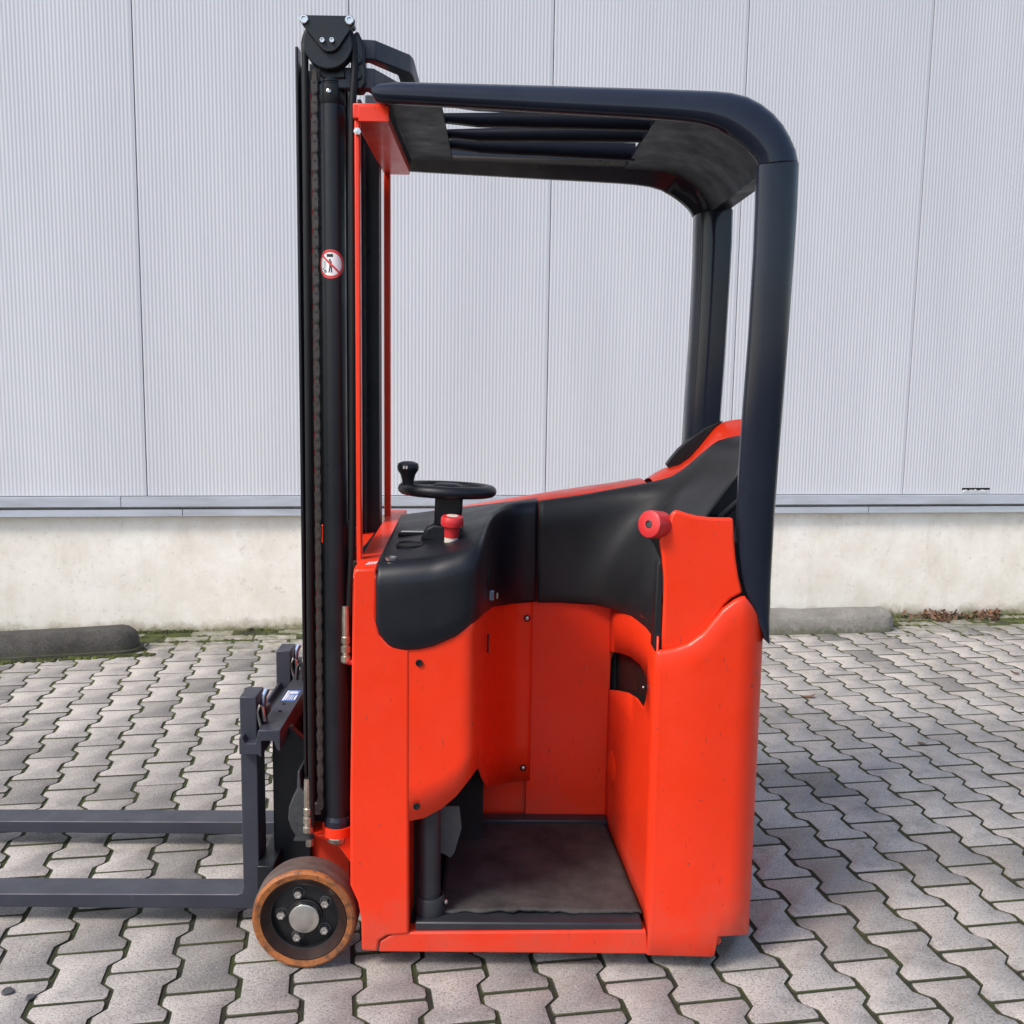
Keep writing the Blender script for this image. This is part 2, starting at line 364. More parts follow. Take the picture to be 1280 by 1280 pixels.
# ------------------------------------------------------------------ warehouse wall
bldg = tag(bpy.data.objects.new('warehouse', None), 'pale grey ribbed metal warehouse wall above a cream plinth', 'building'); scene.collection.objects.link(bldg)
def wp(s, out, z): return WD*s+WN*(W_DIST-out)+Vector((0, 0, z))
SEAM = [-.057+1.0325*k for k in range(-6, 9)]
HOLE = (3.408, 3.572, .742, .757)
def panel(s0, s1):
    RIB = .0184; n = int(round((s1-s0-.014)/RIB)); w = (s1-s0-.014)/n
    prof = [(s0+.0012, .016), (s0+.003, .0285)]
    for k in range(n):
        a = s0+.007+k*w
        prof += [(a+w*.10, .030), (a+w*.48, .030), (a+w*.62, .0291), (a+w*.96, .0291)]
    prof += [(s1-.003, .0285), (s1-.0012, .016)]
    mb = MB()
    if s0 < HOLE[0] < s1:
        for z0, z1, skip in ((.722, HOLE[2], 0), (HOLE[2], HOLE[3], 1), (HOLE[3], 6.2, 0)):
            if not skip: mb.grid([[wp(s, o_, z0) for s, o_ in prof], [wp(s, o_, z1) for s, o_ in prof]])
            else:
                L = [p for p in prof if p[0] < HOLE[0]]; Rr = [p for p in prof if p[0] > HOLE[1]]
                for pr in (L, Rr): mb.grid([[wp(s, o_, z0) for s, o_ in pr], [wp(s, o_, z1) for s, o_ in pr]])
    else: mb.grid([[wp(s, o_, .722) for s, o_ in prof], [wp(s, o_, 6.2) for s, o_ in prof]])
    return mb.build('cladding_panel', M['clad'], bldg, smooth=20)
for a, b in zip(SEAM, SEAM[1:]): panel(a, b)
def wbox(mb, s0, s1, o0, o1, z0, z1):
    v = [wp(s, o_, z) for z in (z0, z1) for o_ in (o0, o1) for s in (s0, s1)]
    return mb.add(v, [(0,2,3,1), (4,5,7,6), (0,1,5,4), (2,6,7,3), (0,4,6,2), (1,3,7,5)])
wbox(MB(), SEAM[0], SEAM[-1], -.30, .012, .676, 6.2).build('wall_core', M['flash'], bldg, smooth=0)
wbox(MB(), SEAM[0], SEAM[-1], -.28, .0, -.3, .672).build('plinth', M['plinth'], bldg, smooth=0)
for cuts, z0, z1, o1 in (((SEAM[0], -4.2, -1.215, 1.79, 4.8, SEAM[-1]), .668, .721, .052), ((SEAM[0], -3.9, -.915, 2.83, 5.1, SEAM[-1]), .618, .656, .046)):
    for n_, (a, b) in enumerate(zip(cuts, cuts[1:])):
        mb = MB(); ov = .0015*(n_ % 2)
        pr = [(-.02, z1), (o1+ov, z1-.004), (o1+ov, z0), (o1-.012, z0-.004), (o1-.012, z0+.004), (-.02, z0+.008)]
        mb.grid([[wp(s, o_, z) for o_, z in pr] for s in (a+.0015, b-.0015)])
        solid(mb.build('flashing_strip', M['flash'], bldg, smooth=0), .0012)
# torn edge of the hole in the cladding
mb = MB(); n = 15
for k in range(n):
    s0 = HOLE[0]-.004+(HOLE[1]-HOLE[0]+.008)*k/n; s1 = s0+.013; h = random.uniform(.002, .010)
    mb.add([wp(s0, .031, HOLE[2]-.012), wp(s1, .031, HOLE[2]-.012), wp(s1, .036+random.uniform(0, .008), HOLE[2]+h*.6), wp(s0, .036+random.uniform(0, .008), HOLE[2]+h)], [(0, 1, 2, 3)])
wbox(MB(), HOLE[0]-.01, HOLE[1]+.01, .0125, .014, HOLE[2]-.01, HOLE[3]+.01).build('hole_backing', M['void'], bldg, smooth=0)
mb.build('torn_edge', M['white'], bldg, smooth=0)

# ------------------------------------------------------------------ wheel stops
def wheel_stop(name, s0, s1, dc, w, h, mat, label, flange=0, skew=0, group='concrete wheel stops'):
    mb = MB(); N = 26; rows = []; r = w/2
    stations = [s0+r*(1-math.cos(t*math.pi/2/8)) for t in range(9)] + [s0+(s1-s0)*k/12 for k in range(2, 11)] + [s1-r*(1-math.cos(t*math.pi/2/8)) for t in range(8, -1, -1)]
    for s in stations:
        e = min(s-s0, s1-s); f = math.sqrt(max(0.0004, 1-(1-min(e, r)/r)**2)); row = []
        for k in range(N+1):
            t = math.pi*k/N; cx, sx = math.cos(t), math.sin(t)
            x = (abs(cx)**.55)*(1 if cx > 0 else -1)*r*f; zz = h*(abs(sx)**.62)*(f**.6)
            p = wp(s, dc+(s1-s)*skew+x, zz)
            k_ = .009*mnoise.noise(p*9)+.006*mnoise.noise(p*34)
            row.append(p+Vector((0, 0, k_ if zz > .02 else 0))+WN*(-k_))
        rows.append(row)
    mb.grid(rows)
    if flange:
        rr = []
        for k in range(9):
            t = -math.pi/2+math.pi*k/8; rr.append((s1-r+math.cos(t)*(r+.018), dc+math.sin(t)*(r+.018)))
        poly = [(s0, dc-r-.018)]+rr+[(s0, dc+r+.018)]
        n = len(poly)
        mb.add([wp(s, d+(s1-s)*skew, z) for z in (-.01, .018) for s, d in poly], [list(range(n)), list(range(n, 2*n))]+[(i, (i+1) % n, n+(i+1) % n, n+i) for i in range(n)])
    return tag(mb.build(name, mat, None, smooth=60), label, 'wheel stop', group)
wheel_stop('wheel_stop', -2.9, -1.085, .335, .17, .118, M['stop_dark'], 'dark weathered wheel stop lying by the plinth beyond the fork tips', 1, .13)
wheel_stop('wheel_stop', 1.35, 2.895, .26, .17, .118, M['stop_light'], 'pale grey concrete wheel stop partly hidden behind the truck rear post')

# ------------------------------------------------------------------ the truck
truck = bpy.data.objects.new('stand_on_forklift', None); scene.collection.objects.link(truck)
truck.location = (0, 2.6, 0)
tag(truck, 'red stand-on forklift with dark mast and blue-black overhead guard', 'forklift')
INV = Matrix.Translation((0, -2.6, 0))
class T(MB):    # builds in world coordinates and hangs the mesh under the truck
    def build(s, name, mat, parent=None, **kw):
        s.v = [Vector((p.x, p.y-2.6, p.z)) for p in s.v]
        return super().build(name, mat, parent or truck, **kw)
def xz(pts, Y): return [((p := atY(x, y, Y)).x, p.z) for x, y in pts]
YC = 2.6
# --- wheels
def wheel(Yf, sgn, name_label):
    e = bpy.data.objects.new('front_wheel', None); scene.collection.objects.link(e); e.parent = truck
    MX = Matrix.Translation((-.4235, Yf, .1205)) @ Matrix.Rotation(R(90) if sgn < 0 else R(-90), 4, 'X')   # local +Z points out of the truck
    T().lathe([(.099, -.004), (.1115, -.001), (.1165, -.004), (.1185, -.010)], MX, 64).build('tyre_face', M['tyre'], e)
    T().lathe([(.1185, -.010), (.1200, -.018), (.1205, -.03), (.1205, -.066), (.118, -.077), (.10, -.08), (.09, -.08)], MX, 64).build('tyre_tread', M['tread'], e)
    T().lathe([(.099, -.004), (.0985, -.0055), (.097, -.004), (.083, -.016), (.0795, -.018)], MX, 64).build('rim', M['rim'], e)
    T().lathe([(.0795, -.018), (.077, -.019), (.0765, -.034), (.040, -.030), (.0395, -.022), (.0365, -.021), (.0355, -.03)], MX, 64).build('wheel_disc', M['rimblack'], e)
    T().lathe([(.0355, -.03), (.0352, -.012), (.034, -.0085), (.0315, -.0075), (.016, -.0065), (.0, -.006)], MX, 48).build('hub_cap', M['steel'], e)
    for k in range(5):
        a = R(105.8-72*k); c = MX @ Matrix.Translation((.0555*math.cos(a)*(1 if sgn < 0 else -1), .0555*math.sin(a), -.032))
        # rotation about X by +90 deg sends local Y to world Z, local X stays
        T().lathe([(.0142, 0), (.0142, .002), (.0108, .0025)], c, 20).build('washer', M['cast'], e)
        hx = T(); hx.lathe([(.0108, .002), (.0108, .013), (.0092, .016), (.005, .0165), (.0045, .0145), (.0, .0143)], c, 6).build('wheel_bolt', M['steel'], e, smooth=20)
    return e
wheel(2.2, -1, ''); wheel(3.0, 1, '')
dw = T(); dw.lathe([(.03, 0), (.105, 0), (.115, .006), (.115, .084), (.105, .09), (.03, .09)], axis((.49, 2.56, .115), (0, 1, 0)), 40); dw.build('drive_wheel', M['tread'])

# --- chassis, front column and bulkhead
col = [(441, 716), (445, 711), (470, 711), (470, 770), (474, 793), (487, 806), (511, 811), (511, 1030), (511, 1168), (484, 1170), (474, 1176), (472, 1190), (452, 1189), (451, 1148), (447, 1128), (437.5, 1107), (437.5, 1000)]
T().prism(xz(col, 2.2), 2.2, 2.335).build('front_column', M['red'], bevel=.006, seg=3)
ridge = T()
zr0, zr1 = .936, .962
for_rows = []
for Y, z in ((2.2, .918), (2.203, .929), (2.212, .9365), (2.235, .939), (2.5, .948), (2.9, .963), (2.985, .964), (2.99, .955)):
    for_rows.append([Vector(p) for p in ((-.305, Y, .30), (-.305, Y, z-.003), (-.302, Y, z), (-.259, Y, z), (-.256, Y, z-.003), (-.256, Y, .30))])
ridge.grid(for_rows); ridge.build('front_bulkhead', M['red'])
T().box(-.325, -.309, 2.33, 2.93, .895, .932).build('bulkhead_seal', M['rubber'], bevel=.003)
T().box(-.44, -.312, 2.40, 2.92, .075, .24).build('axle_beam', M['red'], bevel=.006)
T().box(-.385, -.315, 2.50, 2.90, .24, .93).build('mast_support', M['red'], bevel=.004)
T().prism([(-.442, .262), (-.312, .262), (-.312, .12), (-.335, .19), (-.37, .24)], 2.34, 2.42).build('wheel_guard', M['red'], bevel=.003)
sill = [(475, 1177), (485, 1171), (497, 1166), (808, 1164), (811, 1193), (473, 1190)]
T().prism(xz(sill, 2.204), 2.204, 2.25).build('sill', M['red'], bevel=.004, seg=3)
T().box(-.25, .37, 2.25, 2.95, .045, .065).build('floor_pan', M['rubber'])
# white hatch marks printed on the bulkhead ridge
mb = T()
for k in range(4):
    x0 = -.283+.0055*k; y0 = 2.235+.004*k
    mb.add([(x0, y0, .9398), (x0+.003, y0, .9398), (x0+.007, y0+.03, .9408), (x0+.004, y0+.03, .9408)], [(0, 1, 2, 3)])
mb.build('printed_mark', M['white'], smooth=0)

# --- curved front lining plate below the dashboard
plan = spline([(-.218, 2.206), (-.15, 2.206), (-.095, 2.2065), (-.060, 2.2085), (-.044, 2.220), (-.038, 2.25), (-.032, 2.33), (-.024, 2.45), (-.010, 2.58), (.018, 2.685), (.055, 2.738), (.108, 2.752)], 6)
edge = [(505, 1027), (530, 1022), (552, 1010), (570, 995), (583, 978), (593, 963), (597, 960), (601, 972), (607, 984), (620, 981), (640, 976), (664, 975)]
rows = []
for p in plan:
    zb = z_on(p.x, p.y, edge); rows.append([Vector((p.x, p.y, zb+(.86-zb)*k/6)) for k in range(7)])
lin = T().grid(rows).build('lining_plate', M['red'], smooth=60)
solid(lin, .003, 1)
for x, y in ((524, 828), (521, 1007)):
    c = atY(x, y, 2.205)
    T().lathe([(.0078, -.002), (.0078, .0016), (.0066, .0022), (.0062, -.001), (.0, -.001)], axis((c.x, 2.2000, c.z), (0, -1, 0)), 20).build('fixing_hole', M['void'], lin)
def screw(c, d, r, parent=None):
    T().lathe([(r*1.7, -.001), (r*1.7, .0012), (r*1.2, .0016)], axis(c, d), 20).build('screw_cup', M['rubber'], parent)
    return T().lathe([(r, .0), (r, .003), (r*.8, .0042), (r*.45, .0045), (r*.4, .0025), (0, .0025)], axis(c, d), 16).build('screw', M['steel'], parent)
for x, y in ((659, 773), (654, 960)):
    c = atY(x, y, 2.742); screw((c.x, 2.7435, c.z), (0, -1, 0), .0055, lin)
# embossed slot and scratched emblem on the lining plate
c = atY(610, 802, 2.52); T().box(c.x-.0022, c.x+.0022, 2.50, 2.508, c.z-.024, c.z+.024).build('slot', M['void'], lin)
c0 = (-.0265, 2.44); em = T()
zc = atY(598, 935, 2.44).z
for k in range(9):
    y0 = 2.405+random.uniform(0, .05); z0 = zc+random.uniform(-.04, .03); dy = random.uniform(-.012, .012); dz = random.uniform(.012, .03)
    em.tube([(-.0250-.0001*k+(y0-2.44)*.06, y0, z0), (-.0250+(y0+dy-2.44)*.06, y0+dy, z0+dz)], .0009, 5)
em.build('scratched_emblem', M['void'], lin)
# --- inner walls of the standing compartment
T().box(.098, .328, 2.757, 2.775, .10, .80).build('side_lining', M['red'], bevel=.002)
T().box(-.08, .10, 2.775, 2.79, .10, .80).build('side_lining', M['red'])
A, B = Vector((.3245, 2.7565, 0)), Vector((.366, 2.204, 0))
def onwall(x, y):
    nrm = Vector((B.y-A.y, -(B.x-A.x), 0)); d = ray(x, y); return CAM+d*((A-CAM).dot(nrm)/d.dot(nrm))
top_c = [(755, 761), (762, 762), (785, 768), (805, 782), (818, 800), (827, 815)]
rows = []
for k in range(13):
    p = A.lerp(B, k/12); zt = z_on(p.x, p.y, top_c)+.02
    rows.append([Vector((p.x, p.y, .085+(zt-.085)*j/10)) for j in range(11)])
wallo = T().grid(rows).build('rear_lining', M['red'], smooth=60)
solid(wallo, .003, 0)
pk = [(760, 814), (775, 816), (789, 821), (801, 831), (809, 846), (810, 860), (808, 874), (805, 884), (797, 873), (786, 866), (772, 863), (760, 862)]
PK = [onwall(x, y) for x, y in pk]
nv = Vector((-(B.y-A.y), (B.x-A.x), 0)).normalized()
if nv.x < 0: nv = -nv
cut = T(); n = len(PK)
cut.add([p-nv*.02 for p in PK]+[p+nv*.02 for p in PK], [list(range(n)), list(range(2*n-1, n-1, -1))]+[(i, (i+1) % n, n+(i+1) % n, n+i) for i in range(n)])
cuto = cut.build('cutter', None)
bo = wallo.modifiers.new('cut', 'BOOLEAN'); bo.object = cuto; bo.operation = 'DIFFERENCE'; bo.solver = 'EXACT'
dg = bpy.context.evaluated_depsgraph_get(); dg.update()
nm = bpy.data.meshes.new_from_object(wallo.evaluated_get(dg)); wallo.modifiers.clear(); wallo.data = nm
bpy.data.objects.remove(cuto)
cen = sum(PK, Vector())/n
pc = T(); rim_ = [p+nv*.001 for p in [cen+(q_-cen)*1.04 for q_ in PK]]; bot = [p+nv*.022 for p in PK]
pc.add(rim_+bot, [list(range(n, 2*n))]+[(i, (i+1) % n, n+(i+1) % n, n+i) for i in range(n)])
pc.build('grip_pocket', M['rubber'], wallo)
c = onwall(806, 859); screw(c-nv*.001, -nv, .003, wallo)
c = onwall(766, 960); T().lathe([(.052, -.003), (.046, .0035), (.034, .009), (.018, .0125), (.0, .0135)], axis(c, -nv), 32).build('lining_bump', M['red'], wallo)

# --- floor with mat
T().box(-.170, .354, 2.212, 2.268, .080, .112).build('tread_plate', M['floor_steel'], bevel=.004)
T().box(-.168, .352, 2.2095, 2.213, .083, .0865).build('tread_edge', M['steel'], bevel=.001)
fr = T(); fr.box(-.09, .326, 2.712, 2.755, .09, .135); fr.build('floor_back_frame', M['floor_steel'], bevel=.004)
mt = T(); rows = []
for j in range(31):
    t = j/30; Y = 2.252+(2.722-2.252)*t; row = []
    for i in range(37):
        s = i/36; xr = .357-.036*t; X = -.115+(xr+.115)*s
        jag = .012*mnoise.noise(Vector((X*28, 3, 0)))+.006*mnoise.noise(Vector((X*80, 9, 0))) if j == 0 else 0
        z = .1155+.0024*mnoise.noise(Vector((X*11, Y*11, 0)))+(.006*t**3)*(1-.0*s)+.006*max(0, 1-abs(s-.45)/.25)*(1-t)**6
        row.append(Vector((X+(.02*max(0, .1-s) if j < 4 else 0), Y+jag, z)))
    rows.append(row)
solid(mt.grid(rows).build('floor_mat', M['mat'], smooth=60), .006, 0)
T().box(-.165, .352, 2.268, 2.72, .092, .106).build('floor_plate', M['floor_steel'])
# pedal pillar with collar and a hanging flap
pil = T(); pil.lathe([(.0255, .10), (.0255, .60)], Matrix.Translation((-.140, 2.262, 0)), 28); pil.build('pillar', M['floor_steel'])
cl = T(); cl.lathe([(.026, .105), (.0335, .105), (.034, .109), (.034, .150), (.0325, .154), (.026, .155)], Matrix.Translation((-.137, 2.262, 0)), 28); cl.build('pillar_collar', M['floor_steel'])
screw((-.102, 2.250, .142), (.8, -.6, .1), .006)
fl = T(); c1 = [(545, 1008), (574, 1008), (577, 1035), (568, 1066), (563, 1072), (556, 1068), (545, 1064)]
fl.prism(xz(c1, 2.33), 2.33, 2.334).build('rubber_flap', M['flap'], smooth=0)
T().box(-.20, -.185, 2.30, 2.75, .1, .8).build('compartment_liner', M['void'])
T().box(-.185, -.02, 2.62, 2.64, .10, .5).build('compartment_liner', M['void'])

# --- dashboard
dplan = spline([(-.2555, 2.199), (-.20, 2.197), (-.14, 2.197), (-.092, 2.198), (-.050, 2.208), (-.029, 2.243), (-.021, 2.33), (-.013, 2.45), (.000, 2.57), (.026, 2.674), (.062, 2.726), (.1165, 2.742)], 6)
dedge = [(466, 755), (470, 775), (474, 793), (481, 801), (489, 807), (505, 810.5), (523, 809.5), (540, 806), (570, 793), (597, 772), (603, 766), (615, 757), (640, 753), (675, 750)]
N = len(dplan)
def dsec(k):
    t = k/(N-1); p = dplan[k]; zb = z_on(p.x, p.y, dedge)
    zt = interp([(0, .945), (.2, .957), (.4, .985), (.6, 1.004), (.8, 1.014), (1, 1.021)], t)
    if k < 6: zb = max(zb, .76+.05*(1-k/6)**2)
    qx = -.2555+(.1165+.2555)*t; Q = Vector((qx, 2.80, 0)); P = Vector((p.x, p.y, 0)); d = (Q-P); L = d.length; d.normalize()
    zq = .972+(1.023-.972)*t; rr = min(.045, L*.45); row = []
    row += [P+d*.02+Vector((0, 0, zb-.004)), P+d*.004+Vector((0, 0, zb-.002)), P+Vector((0, 0, zb+.006))]
    for j in (.3, .6, .85): row.append(P+Vector((0, 0, zb+(zt-rr-zb)*j)))
    for j in range(7):
        a = j/6*math.pi/2; row.append(P+d*(rr*(1-math.cos(a)))+Vector((0, 0, zt-rr+rr*math.sin(a))))
    for j in (.25, .5, .75, 1.0): row.append(P+d*(rr+(L-rr)*j)+Vector((0, 0, zt+(zq-zt)*j)))
    return row
dash = T().grid([dsec(k) for k in range(N)]).build('dashboard', M['plastic'], smooth=75)
solid(dash, .006, 0)
def dash_z(x, y):   # height of the dashboard top near x,y
    return .957+(.99-.957)*min(1, max(0, (y-2.25)/.5))+.05*max(0, x+.1)
# round display, slot and small badge on the dashboard
for px, r_, nm_, mt_ in (((513, 681), .030, 'gauge_bezel', 'rubber'),):
    c = atZ(px[0], px[1], .962); T().lathe([(r_*1.12, -.004), (r_*1.12, .003), (r_, .0045), (r_*.93, .002), (0, .0015)], axis((c.x, c.y, .961), (0, -.06, 1)), 36).build(nm_, M[mt_], dash)
c = atZ(518, 667, .968); T().box(c.x-.04, c.x+.04, c.y-.016, c.y+.016, .962, .9725).build('display_frame', M['rubber'], dash, bevel=.004)
T().box(c.x-.032, c.x+.032, c.y-.009, c.y+.009, .9728, .9735).build('display', M['steel'], dash)
c = atZ(489, 698, .954); T().lathe([(.013, -.003), (.013, .0015), (.011, .0025), (0, .003)], axis((c.x, c.y, .9545), (0, -.1, 1)), 24).build('badge', M['steel'], dash)
# ignition key
c = atY(603, 741, 2.40)
T().lathe([(.011, -.004), (.011, .003), (.007, .004), (.0, .004)], axis((-.0155, 2.40, c.z+.006), (1, -.08, 0)), 20).build('ignition_lock', M['rubber'], dash)
T().box(-.010, .002, 2.397, 2.400, c.z-.018, c.z+.006).build('ignition_key', M['bluesteel'], dash, bevel=.001)
T().box(.008, .0115, 2.391, 2.395, c.z-.012, c.z+.002).build('key_ring', M['steel'], dash)
T().prism([(2.385, c.z+.03), (2.40, c.z+.058), (2.407, c.z+.02), (2.395, c.z+.015)], -.018, -.010, 'x').build('key_recess', M['void'], dash)
# --- steering wheel
sw = bpy.data.objects.new('steering_wheel', None); scene.collection.objects.link(sw); sw.parent = truck
c0 = Vector((-.114, 2.47, 1.083)); SWM = Matrix.Translation(c0) @ Matrix.Rotation(R(-2.2), 4, 'X') @ Matrix.Rotation(R(1.8), 4, 'Y')
t_ = T(); rows = []
for k in range(48):
    a = 2*math.pi*k/48; rows.append([SWM @ Vector(((.103+.0165*math.cos(b))*math.cos(a), (.103+.0165*math.cos(b))*math.sin(a), .0145*math.sin(b))) for b in [2*math.pi*j/12 for j in range(12)]])
t_.grid(rows, closeu=True, closev=True); t_.build('wheel_rim', M['plastic'], sw, smooth=180)
t_ = T(); pl = []
for k in range(25):
    a = R(75)+R(210)*k/24; pl.append((.104*math.cos(a), .104*math.sin(a)))
pl += [(.02, -.06), (.035, -.028), (.040, 0), (.035, .028), (.02, .06)]
t_.prism(pl, -.006, .007, 'z', SWM); t_.build('wheel_spokes', M['plastic'], sw, bevel=.003)
t_ = T(); t_.prism([(.02, -.012), (.10, -.016), (.10, .016), (.02, .012)], -.006, .006, 'z', SWM); t_.build('wheel_spokes', M['plastic'], sw, bevel=.003)
t_ = T(); t_.lathe([(0, .016), (.028, .015), (.036, .010), (.038, .004), (.036, -.012), (.0, -.012)], SWM, 32); t_.build('wheel_hub', M['plastic'], sw)
kb = atY(510, 600, 2.44)
t_ = T(); t_.lathe([(.012, 1.085), (.0135, 1.096), (.0145, 1.110), (.0175, 1.122), (.0245, 1.133), (.0258, 1.141), (.0235, 1.149), (.013, 1.1535), (.0, 1.154)], Matrix.Translation((-.206, 2.43, 0)), 28); t_.build('spinner_knob', M['plastic'], sw)
mb = T()
for k in range(2): mb.box(-.2155+k*.0065, -.2115+k*.0065, 2.4035, 2.406, 1.138, 1.145)
mb.build('knob_mark', M['pale'], sw, smooth=0)
t_ = T(); t_.prism([(-.1455, .985), (-.082, .985), (-.078, 1.03), (-.076, 1.075), (-.142, 1.075), (-.144, 1.03)], 2.44, 2.50); t_.build('steering_column', M['plastic'], sw, bevel=.008, seg=3)
t_ = T(); t_.prism([(-.178, .962), (-.07, .962), (-.078, 1.0), (-.145, 1.005), (-.165, .995)], 2.425, 2.53); t_.build('column_boot', M['plastic'], sw, bevel=.008, seg=3)
# emergency stop button
eb = atY(564, 672, 2.36); em_ = bpy.data.objects.new('emergency_button', None); scene.collection.objects.link(em_); em_.parent = truck
EM = axis((eb.x, 2.36, eb.z-.004), (.05, -.10, 1))
T().lathe([(.016, -.015), (.016, .006), (.013, .008)], EM, 28).build('button_collar', M['pale'], em_)
T().lathe([(.0165, .006), (.0175, .030), (.0185, .032), (.0255, .034), (.0265, .040), (.0262, .050), (.0235, .055), (.018, .0565), (.0, .0567)], EM, 32).build('button_cap', M['knob'], em_)
T().lathe([(.014, .0568), (.012, .0572), (.0, .0572)], EM, 32).build('button_label', M['pale'], em_)

# --- side console and backrest
bpl = spline([(.1195, 2.742), (.19, 2.745), (.255, 2.738), (.300, 2.70), (.330, 2.60), (.346, 2.45), (.356, 2.32), (.3615, 2.235)], 6)
tpl = spline([(.1195, 2.757), (.22, 2.768), (.33, 2.775), (.43, 2.775), (.53, 2.77), (.62, 2.75), (.672, 2.70), (.702, 2.62)], 6)
bedge = [(676, 753), (700, 753), (745, 756), (765, 761), (790, 770), (808, 785), (818, 798), (823, 811)]
tedge = [(674, 627), (730, 619), (790, 608), (812, 604), (828, 600), (842, 596), (855, 589), (867, 581), (887, 564), (905, 549.5), (922, 545.7), (960, 543)]
rows = []
for k in range(len(bpl)):
    b_, t2 = bpl[k], tpl[k]; t = k/(len(bpl)-1)
    zb = z_on(b_.x, b_.y, bedge) if k < len(bpl)-2 else z_on(b_.x, b_.y, bedge)
    zt = z_on(t2.x, t2.y, tedge); row = []
    Pb, Pt = Vector((b_.x, b_.y, zb)), Vector((t2.x, t2.y, zt))
    back = Vector((.25*t, 1-.5*t, 0)).normalized()
    row += [Pb+back*.02, Pb+back*.004+Vector((0, 0, .001)), Pb+Vector((0, 0, .006))]
    hh = zt-zb; dirv = (Pt-Pb)
    for j in range(1, 10):
        s = j/10*.88; e = s**1.7
        row.append(Vector((Pb.x+(Pt.x-Pb.x)*e, Pb.y+(Pt.y-.035-Pb.y)*e, zb+hh*s)))
    r0 = row[-1]; top = Pt
    for j in range(1, 6):
        a = j/5*math.pi/2; row.append(Vector((r0.x+(top.x-r0.x)*(1-math.cos(a)), r0.y+(top.y-r0.y)*(1-math.cos(a)), r0.z+(top.z-r0.z)*math.sin(a))))
    row.append(top+Vector((.0, .02, -.004)))
    rows.append(row)
cons = T().grid(rows).build('backrest_console', M['plastic2'], smooth=75)
solid(cons, .005, 0)
T().prism(xz([(870, 650), (900, 610), (955, 575), (955, 720), (870, 720)], 2.70), 2.70, 2.72).build('backrest_base', M['plastic2'])
# edge strip of the backrest and grab rail beside the rear post
stp = [(822, 706), (826, 700), (828, 712), (828, 770), (826.5, 813), (819.5, 815), (817, 811), (819, 760)]
T().prism(xz(stp, 2.212), 2.212, 2.26).build('backrest_strip', M['plastic2'], bevel=.003)
g0, g1 = atY(893, 653, 2.42), atY(930, 622, 2.36)
T().tube([g0, g0.lerp(g1, .5), g1, g1+(g1-g0)*.5], .009, 10).build('grab_rail', M['plastic'])

# --- hood over the battery side
hood = T(); top_h = [(-.256, .952), (-.15, .974), (.0, 1.000), (.12, 1.021), (.25, 1.043), (.33, 1.055), (.418, 1.071)]
rows = []
for x, z in top_h:
    rows.append([Vector((x, 2.787, .3)), Vector((x, 2.787, z-.004)), Vector((x, 2.792, z)), Vector((x, 2.88, z+.003)), Vector((x, 2.955, z-.001)), Vector((x, 2.978, z-.012)), Vector((x, 2.986, z-.035)), Vector((x, 2.99, .1))])
hood.grid(rows); hood.build('hood', M['red'], smooth=60)
rows = []
RU = [(808, 599), (812, 598), (822, 591), (834, 584.5), (848, 581.5), (862, 571.7), (876, 556), (890, 538), (898, 530), (906, 527), (915, 525), (935, 523)]
for px in (812.5, 815, 822, 832, 840, 850, 862, 874, 884, 893, 901, 910, 920, 932):
    p = atY(px, interp(RU, px), 2.842); x, z = p.x, p.z; zf = min(z-.012, z_on(x, 2.774, tedge)+.002)
    rows.append([Vector((x, 2.776, .3)), Vector((x, 2.776, zf)), Vector((x, 2.782, zf+.006)), Vector((x, 2.842, z)), Vector((x, 2.90, z-.006)), Vector((x, 2.95, z-.016)), Vector((x, 2.982, z-.05)), Vector((x, 2.99, .1))])
for dx, dz in ((.012, -.004), (.022, -.02), (.026, -.06), (.028, -.3)):
    rows.append([q_+Vector((dx, 0, dz if i_ else 0)) for i_, q_ in enumerate(rows[13])] if dz > -.2 else [Vector((q_.x+dx, q_.y, min(q_.z, .9))) for q_ in rows[13]])
T().grid(rows).build('rear_cowl', M['red'], smooth=60)
# post boot: rim and dark opening at the foot of the far post
rimp = [(833, 581), (838, 574), (848, 562), (860, 551), (882, 535), (897, 528), (905, 526.5), (899, 530), (890, 538), (876, 556), (862, 572), (848, 582), (837, 585.5)]
hol = [(841.5, 579), (850, 566), (860, 555), (872, 543.5), (882, 537), (880, 541), (872, 552), (862, 564), (851, 575)]
T().prism(xz(rimp, 2.838), 2.838, 2.868).build('post_boot', M['plastic2'], bevel=.006, seg=3)
T().prism(xz(hol, 2.836), 2.836, 2.8375).build('boot_opening', M['void'], smooth=0)

